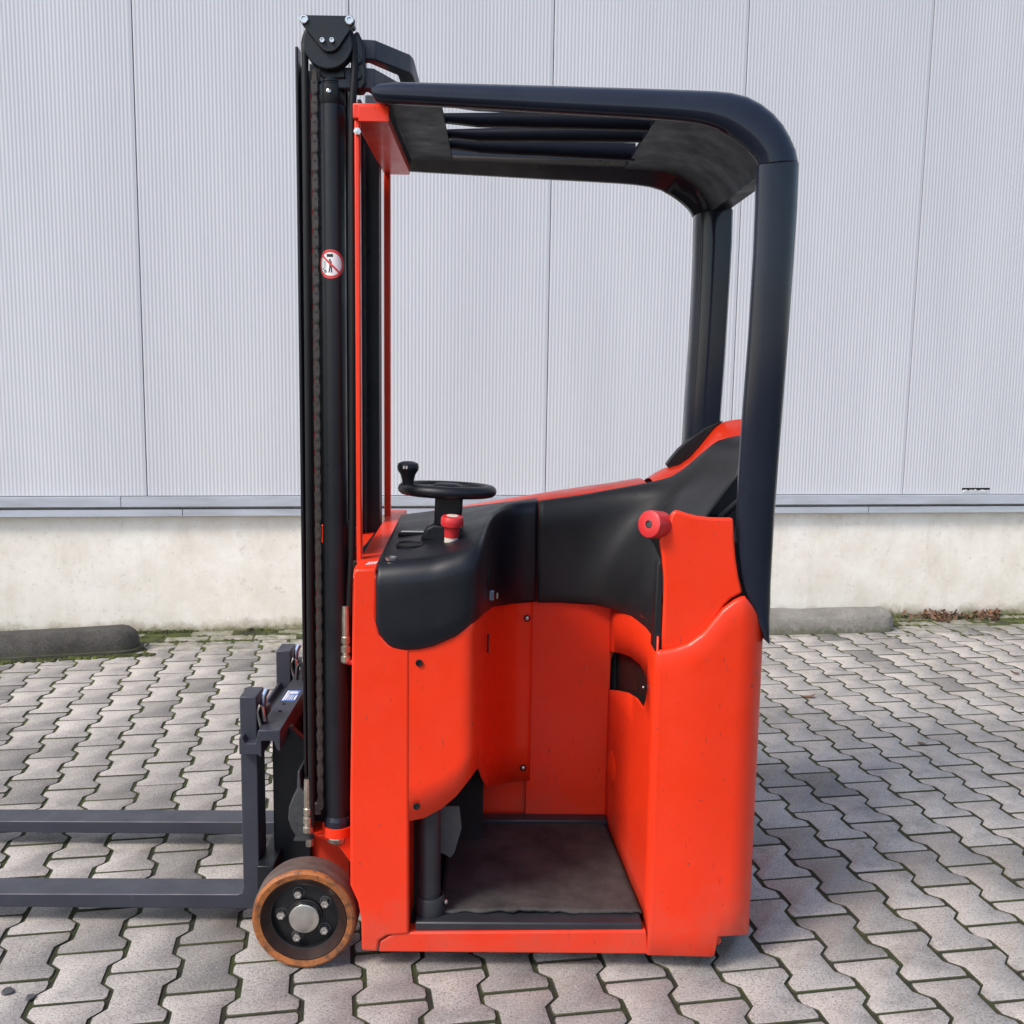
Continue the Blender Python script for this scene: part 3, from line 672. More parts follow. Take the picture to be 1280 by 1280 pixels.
# --- rear body
topc = [(820, 814), (828, 814), (845, 811), (862, 805), (880, 792), (893, 776), (905, 762), (920, 751), (931, 746), (938, 754), (945, 765), (952, 778), (957, 795), (960, 812)]
botc = [(800, 1194), (809, 1194), (889, 1196), (893.4, 1194), (894.2, 1173), (897, 1171), (933, 1168), (950, 1168)]
cols = [(.3660, 2.212), (.3661, 2.203), (.3667, 2.2008), (.3688, 2.2)] + [(.376+.0062*k, 2.2-.004*math.sin(math.pi*k/26)) for k in range(27)]
r_ = .075; x_ = .613-r_
cols = [c for c in cols if c[0] < x_-.004] + [(x_+r_*math.sin(a), 2.2+r_*(1-math.cos(a))) for a in [math.pi/2*k/14 for k in range(15)]] + [(.613, 2.4), (.613, 2.8), (.613, 2.93), (.60, 2.98), (.57, 2.99)]
rows = []; zl = None
for k, (x, y) in enumerate(cols):
    if y <= 2.2755: zl = (z_on(x, y, topc), z_on(x, y, botc))
    zt, zb = zl; h = zt-zb
    rows.append([Vector((x, y+.010, zb-.0)), Vector((x, y+.003, zb)), Vector((x, y, zb+.004))]+[Vector((x, y, zb+h*j/12)) for j in range(1, 12)]+[Vector((x, y, zt-.010)), Vector((x, y+.002, zt-.004)), Vector((x, y+.007, zt-.0005)), Vector((x, y+.016, zt))])
solid(T().grid(rows).build('rear_panel', M['red'], smooth=45), .003, 0)
T().box(.372, .585, 2.232, 2.97, .085, .74).build('rear_chassis', M['rubber'])
flap = [(660+x*.2656, 500+y*.2656) for x, y in ((626, 640), (640, 612), (664, 578), (672, 545), (684, 526), (700, 521), (720, 525), (760, 538), (800, 548), (850, 554), (905, 556), (968, 556), (972, 650), (980, 750), (992, 830), (1011, 908), (985, 922), (955, 938), (925, 968), (900, 1005), (872, 1048), (838, 1090), (800, 1125), (750, 1153), (700, 1170), (660, 1178), (628, 1178), (632, 1080), (638, 950), (640, 850), (632, 740), (620, 670))]
T().prism(xz(flap, 2.208), 2.208, 2.225).build('upper_flap', M['red'], bevel=.006, seg=3)
T().box(.40, .60, 2.232, 2.70, .742, 1.0).build('rear_core', M['rubber'])
c = atY(898, 1183, 2.2); T().lathe([(.012, -.05), (.012, 0), (.010, .002), (0, .002)], axis((c.x, 2.225, c.z), (0, -1, 0)), 20).build('jacking_pin', M['red'])
# red turn knob on the backrest
kc = atY(811, 655, 2.20); kd = Vector((-.70, -.68, .14)).normalized(); KM = axis(kc, kd)
kn = T(); kn.lathe([(.010, -.062), (.012, -.048), (.0295, -.047), (.0305, -.044), (.0305, -.006), (.0295, -.001), (.028, .0), (.008, .0)], KM, 40); kn = kn.build('turn_knob', M['knob'])
T().lathe([(.0085, .0), (.0085, .0012), (.0075, .0016), (.0062, -.0012), (0, -.0012)], KM, 20).build('knob_screw', M['cast'], kn)

# --- overhead guard
gd = bpy.data.objects.new('overhead_guard', None); scene.collection.objects.link(gd); gd.parent = truck
OUT = [(466, 112), (470, 107), (477, 104), (500, 102.8), (600, 105), (700, 107.5), (800, 110.5), (860, 112.5), (895, 114), (915, 116), (935, 121), (952, 130), (967, 142), (979, 156), (988, 172), (995, 188), (998, 203)]
INN = [(466, 121), (470, 127), (477, 129.5), (500, 131), (600, 137), (700, 143), (780, 147.5), (820, 150), (850, 152.5), (875, 156), (895, 162), (911, 171), (924, 180), (933, 188), (940, 195), (944, 201), (946, 206)]
PO = [atY(x, y, 2.262) for x, y in OUT]; PI = [atY(x, y, 2.226) for x, y in INN]
sec = [(.03, .016), (.12, .004), (.30, 0), (.50, .001), (.66, .006), (.80, .015), (.90, .026), (.965, .038), (1.0, .055), (1.0, .088), (.8, .092), (.66, .092), (.62, .080), (.52, .05), (.06, .028)]
def rail(mirror):
    rows = []
    for a, b in zip(PO, PI):
        row = []
        for h, y in sec:
            X = b.x+(a.x-b.x)*h; Z = b.z+(a.z-b.z)*h; Y = 2.214+y
            if mirror: Y = 5.188-Y
            row.append(Vector((X, Y, Z)))
        rows.append(row)
    t = T().grid(rows, closeu=True); n = len(sec); t.f += [list(range(n)), list(range((len(rows)-1)*n, len(rows)*n))]
    return t.build('guard_rail', M['guard'], gd, smooth=50)
rail(False); rail(True)
mid = [b.lerp(a, .42) for a, b in zip(PO, PI)]; upp = [b.lerp(a, .93) for a, b in zip(PO, PI)]
def crv(P, s): return P
def along(P, x):    # height of the curve at x on its flat part
    return interp([(p.x, p.z) for p in P], x)
Y0g, Y1g = 2.296, 2.892
# front plate with a turned-down lip
xf0, xf1 = PI[1].x+.006, -.125
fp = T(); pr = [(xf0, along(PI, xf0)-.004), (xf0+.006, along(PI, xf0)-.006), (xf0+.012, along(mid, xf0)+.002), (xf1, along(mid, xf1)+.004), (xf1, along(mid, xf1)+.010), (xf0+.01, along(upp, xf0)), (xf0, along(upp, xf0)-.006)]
fp.prism(pr, Y0g, Y1g); fp.build('front_plate', M['guard_shaded'], gd, bevel=.002)
# rear plate that bends down between the posts
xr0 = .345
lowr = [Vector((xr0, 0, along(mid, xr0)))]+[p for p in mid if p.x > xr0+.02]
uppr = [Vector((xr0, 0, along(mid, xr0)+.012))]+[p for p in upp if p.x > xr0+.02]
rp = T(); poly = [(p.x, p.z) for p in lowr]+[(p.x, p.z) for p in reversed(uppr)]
rp.prism(poly, Y0g, Y1g); rp.build('rear_plate', M['guard_shaded'], gd, smooth=50)
# roof bars, fanned so that the gaps between them taper
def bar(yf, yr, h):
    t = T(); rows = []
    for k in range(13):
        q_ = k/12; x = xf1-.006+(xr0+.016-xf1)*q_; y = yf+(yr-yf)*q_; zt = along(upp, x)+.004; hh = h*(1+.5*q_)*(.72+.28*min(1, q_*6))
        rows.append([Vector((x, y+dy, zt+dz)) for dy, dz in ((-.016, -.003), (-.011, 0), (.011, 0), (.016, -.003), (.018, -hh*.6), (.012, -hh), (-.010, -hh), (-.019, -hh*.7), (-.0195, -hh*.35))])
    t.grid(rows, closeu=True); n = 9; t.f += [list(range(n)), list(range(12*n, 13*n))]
    return t.build('roof_bar', M['guard_shaded'], gd, smooth=60)
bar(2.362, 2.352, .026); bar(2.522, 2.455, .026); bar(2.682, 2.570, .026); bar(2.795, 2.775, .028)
# posts
PL = [(946, 207), (944.5, 260), (942, 320), (936, 420), (929, 510), (924, 580), (921, 640), (921.5, 690), (927, 728), (938, 760), (950, 786), (956, 800)]
PR = [(998, 206), (996, 260), (992, 320), (985, 420), (978, 510), (972.5, 580), (968, 640), (965, 690), (962.5, 728), (961, 760), (959, 786), (957.5, 801)]
def post(mirror):
    rows = []
    A_ = [atY(x, y, 2.228) for x, y in PL]; B_ = [atY(x, y, 2.27) for x, y in PR]
    S = [(0, .018), (.02, .006), (.08, .0005), (.3, -.002), (.55, .0), (.72, .006), (.85, .015), (.94, .028), (.985, .043), (1.0, .06), (.98, .078), (.92, .09), (.62, .09), (.30, .078), (.12, .055)] if not mirror else [(0, .018), (.02, .006), (.08, .0005), (.3, -.002), (.55, .0), (.72, .006), (.85, .015), (.94, .028), (.985, .043), (1.0, .06), (.98, .078), (.92, .09), (.75, .093), (.5, .094), (.3, .092), (.16, .086), (.06, .076), (.01, .060), (0, .045)]
    for i, (a, b) in enumerate(zip(A_, B_)):
        sh = max(0, (i-6)/5)*.0; row = []
        for s, y in S:
            Y = 2.218+y
            if mirror: Y = 5.168-Y
            row.append(Vector((a.x+(b.x-a.x)*s, Y, a.z+(b.z-a.z)*s)))
        rows.append(row)
    t = T().grid(rows, closeu=True); n = len(S); t.f += [list(range(n)), list(range((len(rows)-1)*n, len(rows)*n))]
    return t.build('guard_post', M['guard'], gd, smooth=50)
post(False); post(True)
# red uprights and cross beam carrying the guard in front
for Y, nm_ in ((2.305, 0), (2.885, 1)):
    T().box(-.3105, -.2930 if nm_ else -.2990, Y-.012, Y+.012, .93, 1.897).build('guard_upright', M['red'], gd, bevel=.003)
T().box(-.3125, -.242, 2.285, 2.905, 1.898, 1.930).build('guard_cross_beam', M['red'], gd, bevel=.003)
for Y in (2.31,): T().box(-.300, -.235, Y-.027, Y-.026+.001, 1.892, 1.924).build('guard_bracket', M['red'], gd, bevel=.003)
T().lathe([(.008, 0), (.008, .006), (.0, .007)], axis((-.303, 2.29, 1.872), (0, -1, 0)), 6).build('bracket_bolt', M['steel'], gd)

# --- mast
mast = bpy.data.objects.new('mast', None); scene.collection.objects.link(mast); mast.parent = truck
def chan(x0, x1, y0, y1, t, z0, z1, openy, name):
    # C section, web on the side away from openy
    if openy < 0: poly = [(x0, y0), (x0+t, y0), (x0+t, y1-t), (x1-t, y1-t), (x1-t, y0), (x1, y0), (x1, y1), (x0, y1)]
    else: poly = [(x0, y0), (x1, y0), (x1, y1), (x1-t, y1), (x1-t, y0+t), (x0+t, y0+t), (x0+t, y1), (x0, y1)]
    return T().prism(poly, z0, z1, 'z').build(name, M['mast'], mast, bevel=.002)
chan(-.4475, -.337, 2.385, 2.425, .009, .10, 2.03, -1, 'outer_rail')
chan(-.4475, -.312, 2.775, 2.835, .009, .10, 2.03, 1, 'outer_rail')
T().box(-.4465, -.4395, 2.352, 2.388, .30, 2.062).build('rail_flange', M['mast'], mast, bevel=.002)
chan(-.43, -.352, 2.432, 2.470, .010, .13, 2.05, 1, 'inner_rail')
chan(-.43, -.352, 2.730, 2.768, .010, .13, 2.05, -1, 'inner_rail')
# window frame strip beyond the near upright
T().box(-.366, -.346, 2.768, 2.774, .93, 1.95).build('rail_wear_strip', M['cast'], mast)
# bowed crossmembers at the mast head
def bow(z0, z1, x_far, name, ys=(2.335, 2.865)):
    y0, y1 = ys; w = .03
    poly = [(-.352, y0), (-.288, y0), (-.272, y0+.004), (x_far, y0+.10), (x_far+.006, y0+.13), (x_far+.006, y1-.13), (x_far, y1-.10), (-.272, y1-.004), (-.288, y1), (-.352, y1),
            (-.352, y1-w), (-.29, y1-w), (x_far-w, y1-.12), (x_far-w, y0+.12), (-.29, y0+w), (-.352, y0+w)]
    return T().prism(poly, z0, z1, 'z').build(name, M['fork'], mast, bevel=.003)
bow(1.972, 2.016, -.232, 'cross_member'); bow(2.040, 2.082, -.205, 'cross_member', (2.36, 2.84))
hb = T(); hb.prism(xz([(441, 42), (447, 38), (453, 50), (455, 60), (455, 78), (457, 82), (457, 104), (452, 112), (441, 112)], 2.325), 2.325, 2.375); hb.build('head_block', M['mast'], mast, bevel=.004)
for x, y in ((447, 76), (447, 95)):
    c = atY(x, y, 2.325); T().lathe([(.0095, -.001), (.0095, .003), (.007, .0045), (.003, .0045), (0, .0035)], axis(c, (0, -1, 0)), 18).build('head_bolt', M['mast'], mast)
hd = T(); hd.prism(xz([(397, 84), (430, 84), (432, 98), (404, 98), (399, 92)], 2.33), 2.33, 2.40); hd.build('cylinder_head_block', M['mast'], mast, bevel=.003)
# deflection pulley with side plate
pc_ = atY(410.5, 55.5, 2.315); PX, PZ = pc_.x, pc_.z
pu = bpy.data.objects.new('hose_pulley', None); scene.collection.objects.link(pu); pu.parent = truck
T().lathe([(0, .0), (.050, .0), (.052, .002), (.052, .006), (.044, .011), (.044, .021), (.052, .026), (.052, .030), (.0, .030)], axis((PX, 2.306, PZ), (0, 1, 0)), 56).build('pulley_disc', M['mast'], pu)
tri = [(376, 22), (378, 19.5), (382, 18.5), (437, 19.5), (441, 21), (443.5, 25), (443, 29), (424, 58), (420, 62), (415, 64.5), (408, 64.5), (403, 62), (399.5, 58), (378, 31), (375.5, 27)]
T().prism(xz(tri, 2.296), 2.296, 2.304).build('pulley_plate', M['mast'], pu, bevel=.0015)
for x, y, r_ in ((380, 24, .0096), (437, 25.5, .0096), (403, 50.5, .0057), (415, 50.5, .0057)):
    c = atY(x, y, 2.295)
    T().lathe([(r_, -.002), (r_, .003), (r_*.85, .0045), (r_*.55, .0045), (r_*.5, .0015), (0, .0015)], axis((c.x, 2.295, c.z), (0, -1, 0)), 20).build('plate_bolt', M['steel'], pu)
for x in (380, 437):
    c = atY(x, 25, 2.30); T().lathe([(.0065, 0), (.0065, .05)], axis((c.x, 2.304, c.z), (0, 1, 0)), 12).build('spacer_bar', M['mast'], pu)
# hydraulic hose over the pulley
hx0, hx1 = atY(386, 500, 2.32).x, atY(439.5, 300, 2.32).x
pts = [(hx0-.004, 2.318, .30), (hx0-.003, 2.318, .6), (hx0-.001, 2.318, 1.2), (hx0, 2.319, 1.8), (PX-.0515, 2.3205, PZ-.02)]
for k in range(13):
    a = math.pi-math.pi*k/12; pts.append((PX+.0515*math.cos(a), 2.3215, PZ+.0515*math.sin(a)))
pts += [(PX+.0545, 2.3215, PZ-.05), (hx1+.0025, 2.322, PZ-.16), (hx1+.001, 2.325, 1.6), (hx1-.001, 2.33, 1.3), (hx1-.004, 2.335, 1.0), (hx1-.011, 2.34, .86), (hx1-.014, 2.34, .80)]
T().tube(spline(pts, 4), .0078, 12).build('hydraulic_hose', M['rubber'])
def fitting(x, y, z_top, s=1):
    e = T(); e.lathe([(.0078, .03*s), (.0088, .0), (.0088, -.042), (.0105, -.044), (.0105, -.058), (.0082, -.060), (.0082, -.064), (.0115, -.066), (.0115, -.080), (.0085, -.084), (.0085, -.088), (.012, -.09), (.012, -.102), (.008, -.107), (.0, -.107)], Matrix.Translation((x, y, z_top)), 12)
    return e.build('hose_fitting', M['zinc'], smooth=25)
f0 = atY(384.5, 988, 2.318); fitting(f0.x, 2.318, f0.z)
f1 = atY(432, 773, 2.335); fitting(f1.x, 2.335, f1.z)
e = atY(433, 824, 2.335); T().tube([(e.x, 2.335, e.z+.006), (e.x+.002, 2.335, e.z-.006), (e.x+.02, 2.336, e.z-.008), (e.x+.05, 2.34, e.z-.008)], .0075, 10).build('hose_elbow', M['knob'])
# lift cylinder
lc = bpy.data.objects.new('lift_cylinder', None); scene.collection.objects.link(lc); lc.parent = truck
CX, CY, CR = atY(418.5, 560, 2.358).x, 2.358, .0285
zb_, zt_ = atY(418, 1032, CY).z, atY(418, 100, CY).z
T().lathe([(.0, zb_), (CR, zb_), (CR, zt_-.055)], Matrix.Translation((CX, CY, 0)), 40).build('cylinder_tube', M['mast'], lc)
T().lathe([(CR+.0005, zt_-.055), (CR+.001, zt_-.054), (CR+.001, zt_-.014), (CR-.002, zt_-.012), (CR-.002, zt_-.009), (CR, zt_-.008), (CR, zt_-.001), (CR-.002, zt_), (0, zt_)], Matrix.Translation((CX, CY, 0)), 40).build('cylinder_cap', M['mast'], lc)
c = atY(411, 114, CY-CR); T().lathe([(.005, -.002), (.005, .002), (.003, .003), (.0025, .001), (0, .001)], axis((c.x, CY-CR-.0003, c.z), (0, -1, 0)), 16).build('bleed_screw', M['steel'], lc)
T().lathe([(CR, zb_+.03), (CR+.004, zb_+.022), (CR+.005, zb_+.006), (CR+.003, zb_), (.02, zb_-.002)], Matrix.Translation((CX, CY, 0)), 40).build('cylinder_foot', M['guard'], lc)
T().lathe([(CR+.002, zb_+.006), (CR+.0085, zb_+.005), (CR+.0085, zb_-.018), (CR, zb_-.022), (.01, zb_-.022)], Matrix.Translation((CX, CY, 0)), 40).build('foot_ring', M['red'], lc)
T().lathe([(.026, zb_-.022), (.0275, zb_-.026), (.0275, zb_-.034), (.022, zb_-.040), (.0, zb_-.040)], Matrix.Translation((CX, CY, 0)), 14).build('foot_nut', M['zinc'], lc, smooth=20)
T().tube(spline([(CX+.008, CY-.01, zb_-.038), (CX+.010, CY-.012, zb_-.055), (CX+.022, CY-.012, zb_-.07), (CX+.045, CY-.005, zb_-.085)], 5), .0025, 8).build('bleed_wire', M['rubber'], lc)
for (xa, ya, xb, yb, Yk) in ((401.5, 656, 406, 679, 2.372), (437.5, 660, 445.5, 683, 2.345)):
    p, r2 = atY(xa, ya, Yk), atY(xb, yb, Yk); T().box(p.x, r2.x, Yk, Yk+.03, r2.z, p.z).build('cylinder_clamp', M['red'], lc, bevel=.002)
T().box(CX+.02, atY(446, 690, 2.36).x, 2.36, 2.385, atY(440, 690, 2.36).z, atY(440, 652, 2.36).z).build('clamp_plate', M['cast'], lc)
# round prohibition sticker wrapped on the cylinder
st = bpy.data.objects.new('warning_sticker', None); scene.collection.objects.link(st); st.parent = lc
SZ = atY(416, 330, CY-CR).z; SA = -math.pi/2-.06
def wrap(p, k):
    a = SA+p[0]/CR; r_ = CR+.0004+.00025*k; return Vector((CX+r_*math.cos(a), CY+r_*math.sin(a), SZ+p[1]))
def patch(poly_pts, k, name, mat):
    t = T(); t.add([wrap(p, k) for p in poly_pts], [list(range(len(poly_pts)))]); return t.build(name, mat, lc, smooth=0)
def disc(r0, r1, k, name, mat):
    t = T(); rows = [[wrap((r*math.cos(2*math.pi*j/40), r*math.sin(2*math.pi*j/40)), k) for j in range(40)] for r in [r0+(r1-r0)*i/6 for i in range(7)]]
    t.grid(rows, closeu=True); return t.build(name, mat, lc, smooth=0)
bpy.data.objects.remove(st)
disc(.0, .0315, 0, 'sticker_ground', M['white']); disc(.0255, .0318, 1, 'sticker_ring', M['pred'])
def strip(a, b, w, k, name, mat, n=10):
    a, b = Vector(a), Vector(b); d = (b-a).normalized(); nn = Vector((-d.y, d.x))*w/2
    t = T(); t.grid([[wrap(a.lerp(b, i/n)+nn, k), wrap(a.lerp(b, i/n)-nn, k)] for i in range(n+1)]); return t.build(name, mat, lc, smooth=0)
strip((-.0085, .0185), (.0055, .0185), .0065, 1, 'sticker_load', M['pblack'])
strip((-.0015, .0105), (-.0015, .0065), .0040, 1, 'sticker_figure', M['pblack'], 2)
strip((-.0005, .006), (.0005, -.007), .0058, 1, 'sticker_figure', M['pblack'], 3)
strip((-.0010, -.006), (-.0035, -.0185), .0028, 1, 'sticker_figure', M['pblack'], 3)
strip((.0015, -.006), (.0025, -.0185), .0028, 1, 'sticker_figure', M['pblack'], 3)
strip((-.0150, .008), (-.0140, -.010), .0012, 1, 'sticker_truck', M['pblack'], 3)
strip((-.0110, .006), (-.0105, -.012), .0012, 1, 'sticker_truck', M['pblack'], 3)
strip((-.0185, -.009), (-.0100, -.0175), .0018, 1, 'sticker_truck', M['pblack'], 3)
t = T(); t.grid([[wrap((-.0125+r*math.cos(2*math.pi*j/14), -.0165+r*math.sin(2*math.pi*j/14)), 1) for j in range(14)] for r in (.0022, .0036)], closeu=True); t.build('sticker_truck', M['pblack'], lc, smooth=0)
strip((-.0195, .0185), (.0195, -.0185), .0045, 2, 'sticker_slash', M['pred'], 14)
# lift chain
ch = bpy.data.objects.new('lift_chain', None); scene.collection.objects.link(ch); ch.parent = truck
KX = atY(396.5, 500, 2.352).x; zc0, zc1 = atY(396, 1008, 2.352).z, atY(400, 84, 2.352).z
PCH = .0205; NL = int((zc1-zc0)/PCH)
lk = MB()
for dy, off in ((-.0075, 0), (.0055, 0)):
    n = 14; outl = []
    for k in range(n):
        a = 2*math.pi*k/n; zz = .0065*math.sin(a)+(PCH/2 if math.sin(a) >= 0 else -PCH/2); xx = .0072*math.cos(a)
        outl.append((xx, zz))
    lk.prism(outl, dy, dy+.002, 'y')
for zz in (-PCH/2, PCH/2): lk.lathe([(0, -.0095), (.0034, -.0095), (.0034, .0085), (0, .0085)], Matrix.Translation((0, 0, zz)) @ Matrix.Rotation(R(-90), 4, 'X'), 10)
lk2 = MB()
for dy in (-.0050, .003):
    n = 14; outl = []
    for k in range(n):
        a = 2*math.pi*k/n; outl.append((.0062*math.cos(a)*(1-.25*(abs(math.sin(a)) < .3)), .006*math.sin(a)+(PCH/2 if math.sin(a) >= 0 else -PCH/2)))
    lk2.prism(outl, dy, dy+.002, 'y')
lm = []
for b_ in (lk, lk2):
    o = b_.build('chain_link', M['chain'], None); lm.append(o.data); bpy.data.objects.remove(o)
for k in range(NL):
    o = bpy.data.objects.new('chain_link', lm[k % 2]); scene.collection.objects.link(o); o.parent = ch
    t = k/NL; o.location = (atY(394.5+ (0), 500, 2.352).x+.003*t+.002, 2.352-2.6, zc0+PCH*(k+.5))
o = T(); o.prism(xz([(393, 1003), (402, 1003), (402, 1018), (393, 1018)], 2.35), 2.345, 2.362); o.build('chain_anchor', M['cast'], ch, bevel=.002)
T().box(KX-.0100, KX-.0094, 2.368, 2.370, zc0, zc1-.05).build('chain_guide', M['knob'], ch)

# --- fork carriage and forks
cg = bpy.data.objects.new('fork_carriage', None); scene.collection.objects.link(cg); cg.parent = truck
prof = [(-.602, .452), (-.602, .494), (-.594, .494), (-.588, .479), (-.563, .479), (-.556, .512), (-.504, .512), (-.504, .462), (-.511, .462), (-.520, .486), (-.549, .486), (-.549, .445), (-.56, .452)]
T().prism(prof, 2.362, 2.872).build('upper_bar', M['fork'], cg, bevel=.0015)
T().box(-.565, -.525, 2.362, 2.872, .10, .17).build('lower_bar', M['mast'], cg, bevel=.002)
for Y in (2.475, 2.735):
    T().prism([(-.545, .10), (-.545, .485), (-.50, .485), (-.455, .44), (-.45, .12), (-.47, .10)], Y-.014, Y+.014).build('carriage_plate', M['mast'], cg, bevel=.003)
T().box(-.520, -.512, 2.50, 2.73, .17, .485).build('carriage_web', M['mast'], cg)
cb = T(); cb.prism(xz([(361, 1009), (366, 996), (371, 988), (372, 964), (375, 964), (376, 985), (383, 992), (384, 1018), (383, 1044), (370, 1046), (364, 1036), (360, 1024)], 2.335), 2.335, 2.43)
cb.build('roller_block', M['cast'], cg, bevel=.006, seg=3)
pb, pe = atY(369, 1045, 2.33), atY(392, 1050, 2.33)
T().box(pb.x, pe.x, 2.312, 2.345, pb.z-.004, pb.z).build('hose_bracket', M['cast'], cg)
fc = atY(387, 1052, 2.318); T().lathe([(.0095, .008), (.0095, -.010), (.0, -.010)], Matrix.Translation((fc.x, 2.318, fc.z)), 6).build('bracket_nut', M['zinc'], cg, smooth=20)
# blue data plate with white print
dpz = .5128; q0 = atZ(352, 876, dpz); q1 = atZ(378, 863, dpz)
T().box(-.548, -.512, q0.y, q1.y, dpz-.0005, dpz).build('data_plate', M['pblue'], cg)
mb = T(); L = q1.y-q0.y
for x0, x1, y0, y1 in ((-.546, -.542, .05, .95), (-.540, -.537, .10, .62), (-.534, -.532, .10, .55), (-.529, -.527, .10, .58), (-.524, -.522, .10, .50), (-.518, -.514, .12, .52), (-.540, -.516, .66, .70), (-.540, -.516, .76, .84), (-.540, -.520, .89, .92)):
    mb.box(x0, x1, q0.y+L*y0, q0.y+L*y1, dpz, dpz+.0004)
mb.build('data_print', M['white'], cg, smooth=0)
for px, py in ((350, 889), (355, 880), (379, 843)):
    c = atZ(px, py, .5123); T().lathe([(.0048, -.003), (.0048, .0009), (.0038, .001), (.0036, -.0015), (0, -.0015)], Matrix.Translation((c.x, c.y, .5123)), 14).build('bar_hole', M['void'], cg)
FX0, FX1 = -.6065, -.5665
fprof = [(-1.78, .052), (-1.70, .045), (-.59, .043), (-.575, .047), (-.5675, .058), (FX1, .075), (FX1, .585), (FX0, .585), (FX0, .098), (-.6105, .086), (-.622, .081), (-1.70, .077), (-1.78, .062)]
hookp = [(FX1-.003, .462), (-.5530, .462), (-.5530, .522), (-.545, .53), (-.545, .552), (FX1-.003, .552)]
def fork(Y, far):
    e = bpy.data.objects.new('fork', None); scene.collection.objects.link(e); e.parent = truck
    T().prism(fprof, Y, Y+.082).build('fork_arm', M['fork'], e, bevel=.0025)
    T().prism(hookp, Y+.018, Y+.062).build('fork_hook', M['mast'], e, bevel=.002)
    hk = T(); hk.tube([(-.557, Y+.032, .548), (-.556, Y+.034, .575), (-.549, Y+.04, .592)], .0075, 10); hk.build('latch_pin', M['bluesteel'], e)
    lp = T(); lp.tube([(-.575+.018, Y+.008, .500), (-.566, Y+.006, .545), (-.560, Y+.008, .562), (-.553, Y+.012, .555), (-.550, Y+.014, .52)], .0038, 8); lp.build('latch_spring', M['steel'], e)
    if far:
        lp = T(); lp.tube([(-.545, Y-.03, .50), (-.543, Y-.02, .545), (-.535, Y-.012, .558), (-.529, Y-.02, .54), (-.528, Y-.04, .505)], .006, 8); lp.build('latch_loop', M['mast'], e)
    return e
fork(2.392, 0); fork(2.804, 1)

# ------------------------------------------------------------------ small things on the ground
# moss cushions along the wall foot and in the far joints
mb = MB()
def cushion(c, r, h):
    n = 7; ph = random.random()*6; rows = []
    for t, zz in ((1.0, -.008), (.85, h*.55), (.5, h*.92)):
        rows.append([Vector((c.x+r*t*(1+.3*math.sin(3*k+ph))*math.cos(2*math.pi*k/n), c.y+r*t*(1+.3*math.sin(2*k+ph))*math.sin(2*math.pi*k/n), zz*(1+.25*random.uniform(-1, 1)) if zz > 0 else zz)) for k in range(n)])
    b0 = len(mb.v); mb.grid(rows, closeu=True); mb.v.append(Vector((c.x, c.y, h))); top = len(mb.v)-1
    mb.f += [(b0+2*n+k, b0+2*n+(k+1) % n, top) for k in range(n)]
for _ in range(2600):
    s = random.uniform(-2.6, 4.6); row = random.choice((.003, .003, .012, .103, .103, .21, .21, .43))
    a = wp(s, row+abs(random.gauss(0, .007)), 0)
    if mnoise.noise(Vector((s*2.2, row*9, 4))) < -.02+(.10 if row > .15 else -.05): continue
    cushion(a, random.uniform(.006, .018), random.uniform(.003, .013 if row < .05 else .008))
for _ in range(500):
    ss = random.uniform(-2.6, -1.0); a = wp(ss, .445+max(0, -1.085-ss)*.13+abs(random.gauss(0, .014)), 0); cushion(a, random.uniform(.006, .016), random.uniform(.004, .012))
nS, nD = 420, 130; rows = []
for j in range(nD):
    d = 2.4*(j/(nD-1))**1.25; row = []
    for i in range(nS):
        p = wp(-2.7+7.4*i/(nS-1), d, 0)
        h = -.0042+.004*mnoise.noise(p*3.1)+.002*mnoise.noise(p*21)+.0045*max(0, 1-d/1.2)
        p.z = max(-.006, min(h, -.0014)); row.append(p)
    rows.append(row)
mb.grid(rows)
tag(mb.build('moss', M['moss'], smooth=60), 'green moss along the wall foot and in paving joints', 'moss', kind='stuff')
# grass and weeds beside the pale wheel stop
mb = MB()
for _ in range(420):
    s = random.choice((random.gauss(2.93, .07), random.gauss(2.80, .12), random.uniform(2.9, 3.9))); d = abs(random.gauss(.03, .03)) if s < 2.9 else abs(random.gauss(.05, .05))
    b_ = wp(s, d+.003, 0); h = random.uniform(.02, .075)*(1 if s < 3.1 else .5); a = random.random()*6.28; lean = Vector((math.cos(a), math.sin(a), 0))*h*random.uniform(.1, .7)
    side = Vector((-math.sin(a), math.cos(a), 0))*.0016
    mb.add([b_-side, b_+side, b_+lean*.4+Vector((0, 0, h*.65))+side*.7, b_+lean*.4+Vector((0, 0, h*.65))-side*.7, b_+lean+Vector((0, 0, h))], [(0, 1, 2, 3), (3, 2, 4)])
tag(mb.build('grass', M['grass'], smooth=0), 'thin dry grass tufts at the plinth foot beside the pale wheel stop', 'grass', kind='stuff')
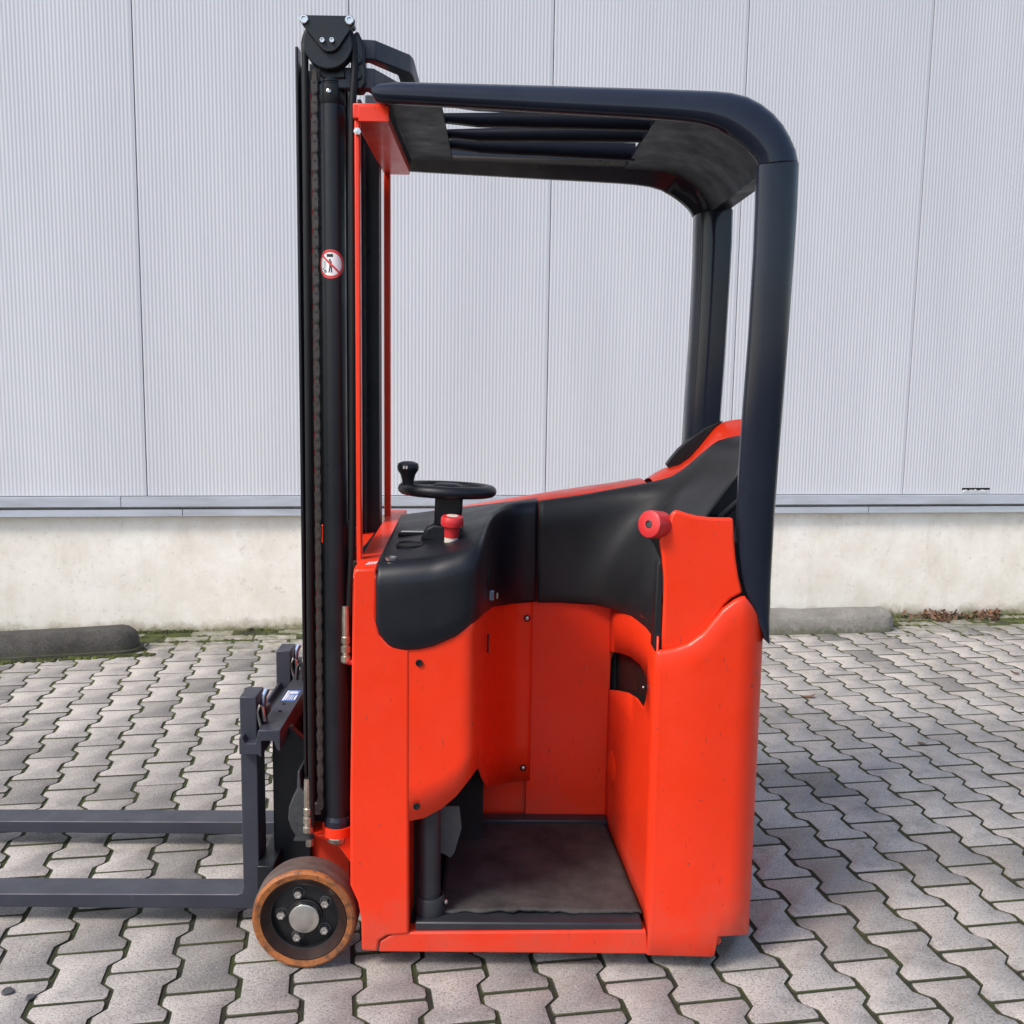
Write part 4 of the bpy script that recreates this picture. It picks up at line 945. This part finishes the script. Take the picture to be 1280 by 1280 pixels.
def leaf_geo(mb, c, r, tilt, az):
    MX = Matrix.Translation(c) @ Matrix.Rotation(az, 4, 'Z') @ Matrix.Rotation(tilt, 4, 'X')
    rows = []
    for k in range(7):
        t = k/6; w = r*.62*math.sin(math.pi*min(1, t*.92+.06))*(1+.25*math.sin(9*t)); cz = .25*r*(t-.5)**2*4
        rows.append([MX @ Vector((w*s, r*(t*2-1), cz+abs(s)*r*.28*(1 if int(az*10) % 2 else -.2))) for s in (-1, -.5, 0, .5, 1)])
    mb.grid(rows)
mb = MB()
for _ in range(95):
    s = random.choice((random.gauss(3.33, .10), random.gauss(3.30, .10), random.gauss(3.60, .045))); d = .03+abs(random.gauss(.0, .05)); c = wp(s, d, random.uniform(.006, .05)*max(.25, 1-d*6))
    leaf_geo(mb, c, random.uniform(.012, .028), random.uniform(-1.2, 1.2), random.random()*6.28)
tag(solid(mb.build('leaf_litter', M['leaf'], smooth=60), .0006), 'brown dry leaf heap drifted against the plinth on the right', 'leaves', kind='stuff')
for px, py, r_, lab in ((1012, 871, .026, 'small reddish dry leaf on pavers close to the truck rear'), (1154, 930, .022, 'curled brown leaf lying alone on pavers right of the truck'), (1268, 843, .02, 'brown leaf on pavers at the right edge of the picture')):
    mb = MB(); c = atZ(px, py, .004); leaf_geo(mb, c+Vector((0, 0, .004)), r_, .25, random.random()*6)
    tag(solid(mb.build('dry_leaf', M['leaf'], smooth=60), .0006), lab, 'leaf', 'single fallen leaves')
q = NT('slate'); M['slate'] = q.out(q.mix(q.noise(60, 5), (.03, .03, .034), (.09, .09, .095)), .5, q.bump(q.noise(120, 5), .6, .003))
for px, py, r_, lab in ((9, 1241, .0155, 'larger dark slate chip on a paver at the lower left corner'), (39, 1248, .011, 'smaller grey slate chip beside a joint at the lower left')):
    c = atZ(px, py, 0); mb = MB(); n = 8; out_ = [(r_*random.uniform(.75, 1.15)*math.cos(2*math.pi*k/n), r_*random.uniform(.7, 1.1)*math.sin(2*math.pi*k/n)) for k in range(n)]
    mb.prism([(c.x+x, c.y+y) for x, y in out_], .0005, .006, 'z'); tag(mb.build('stone_chip', M['slate'], bevel=.0015), lab, 'stone', 'slate chips')
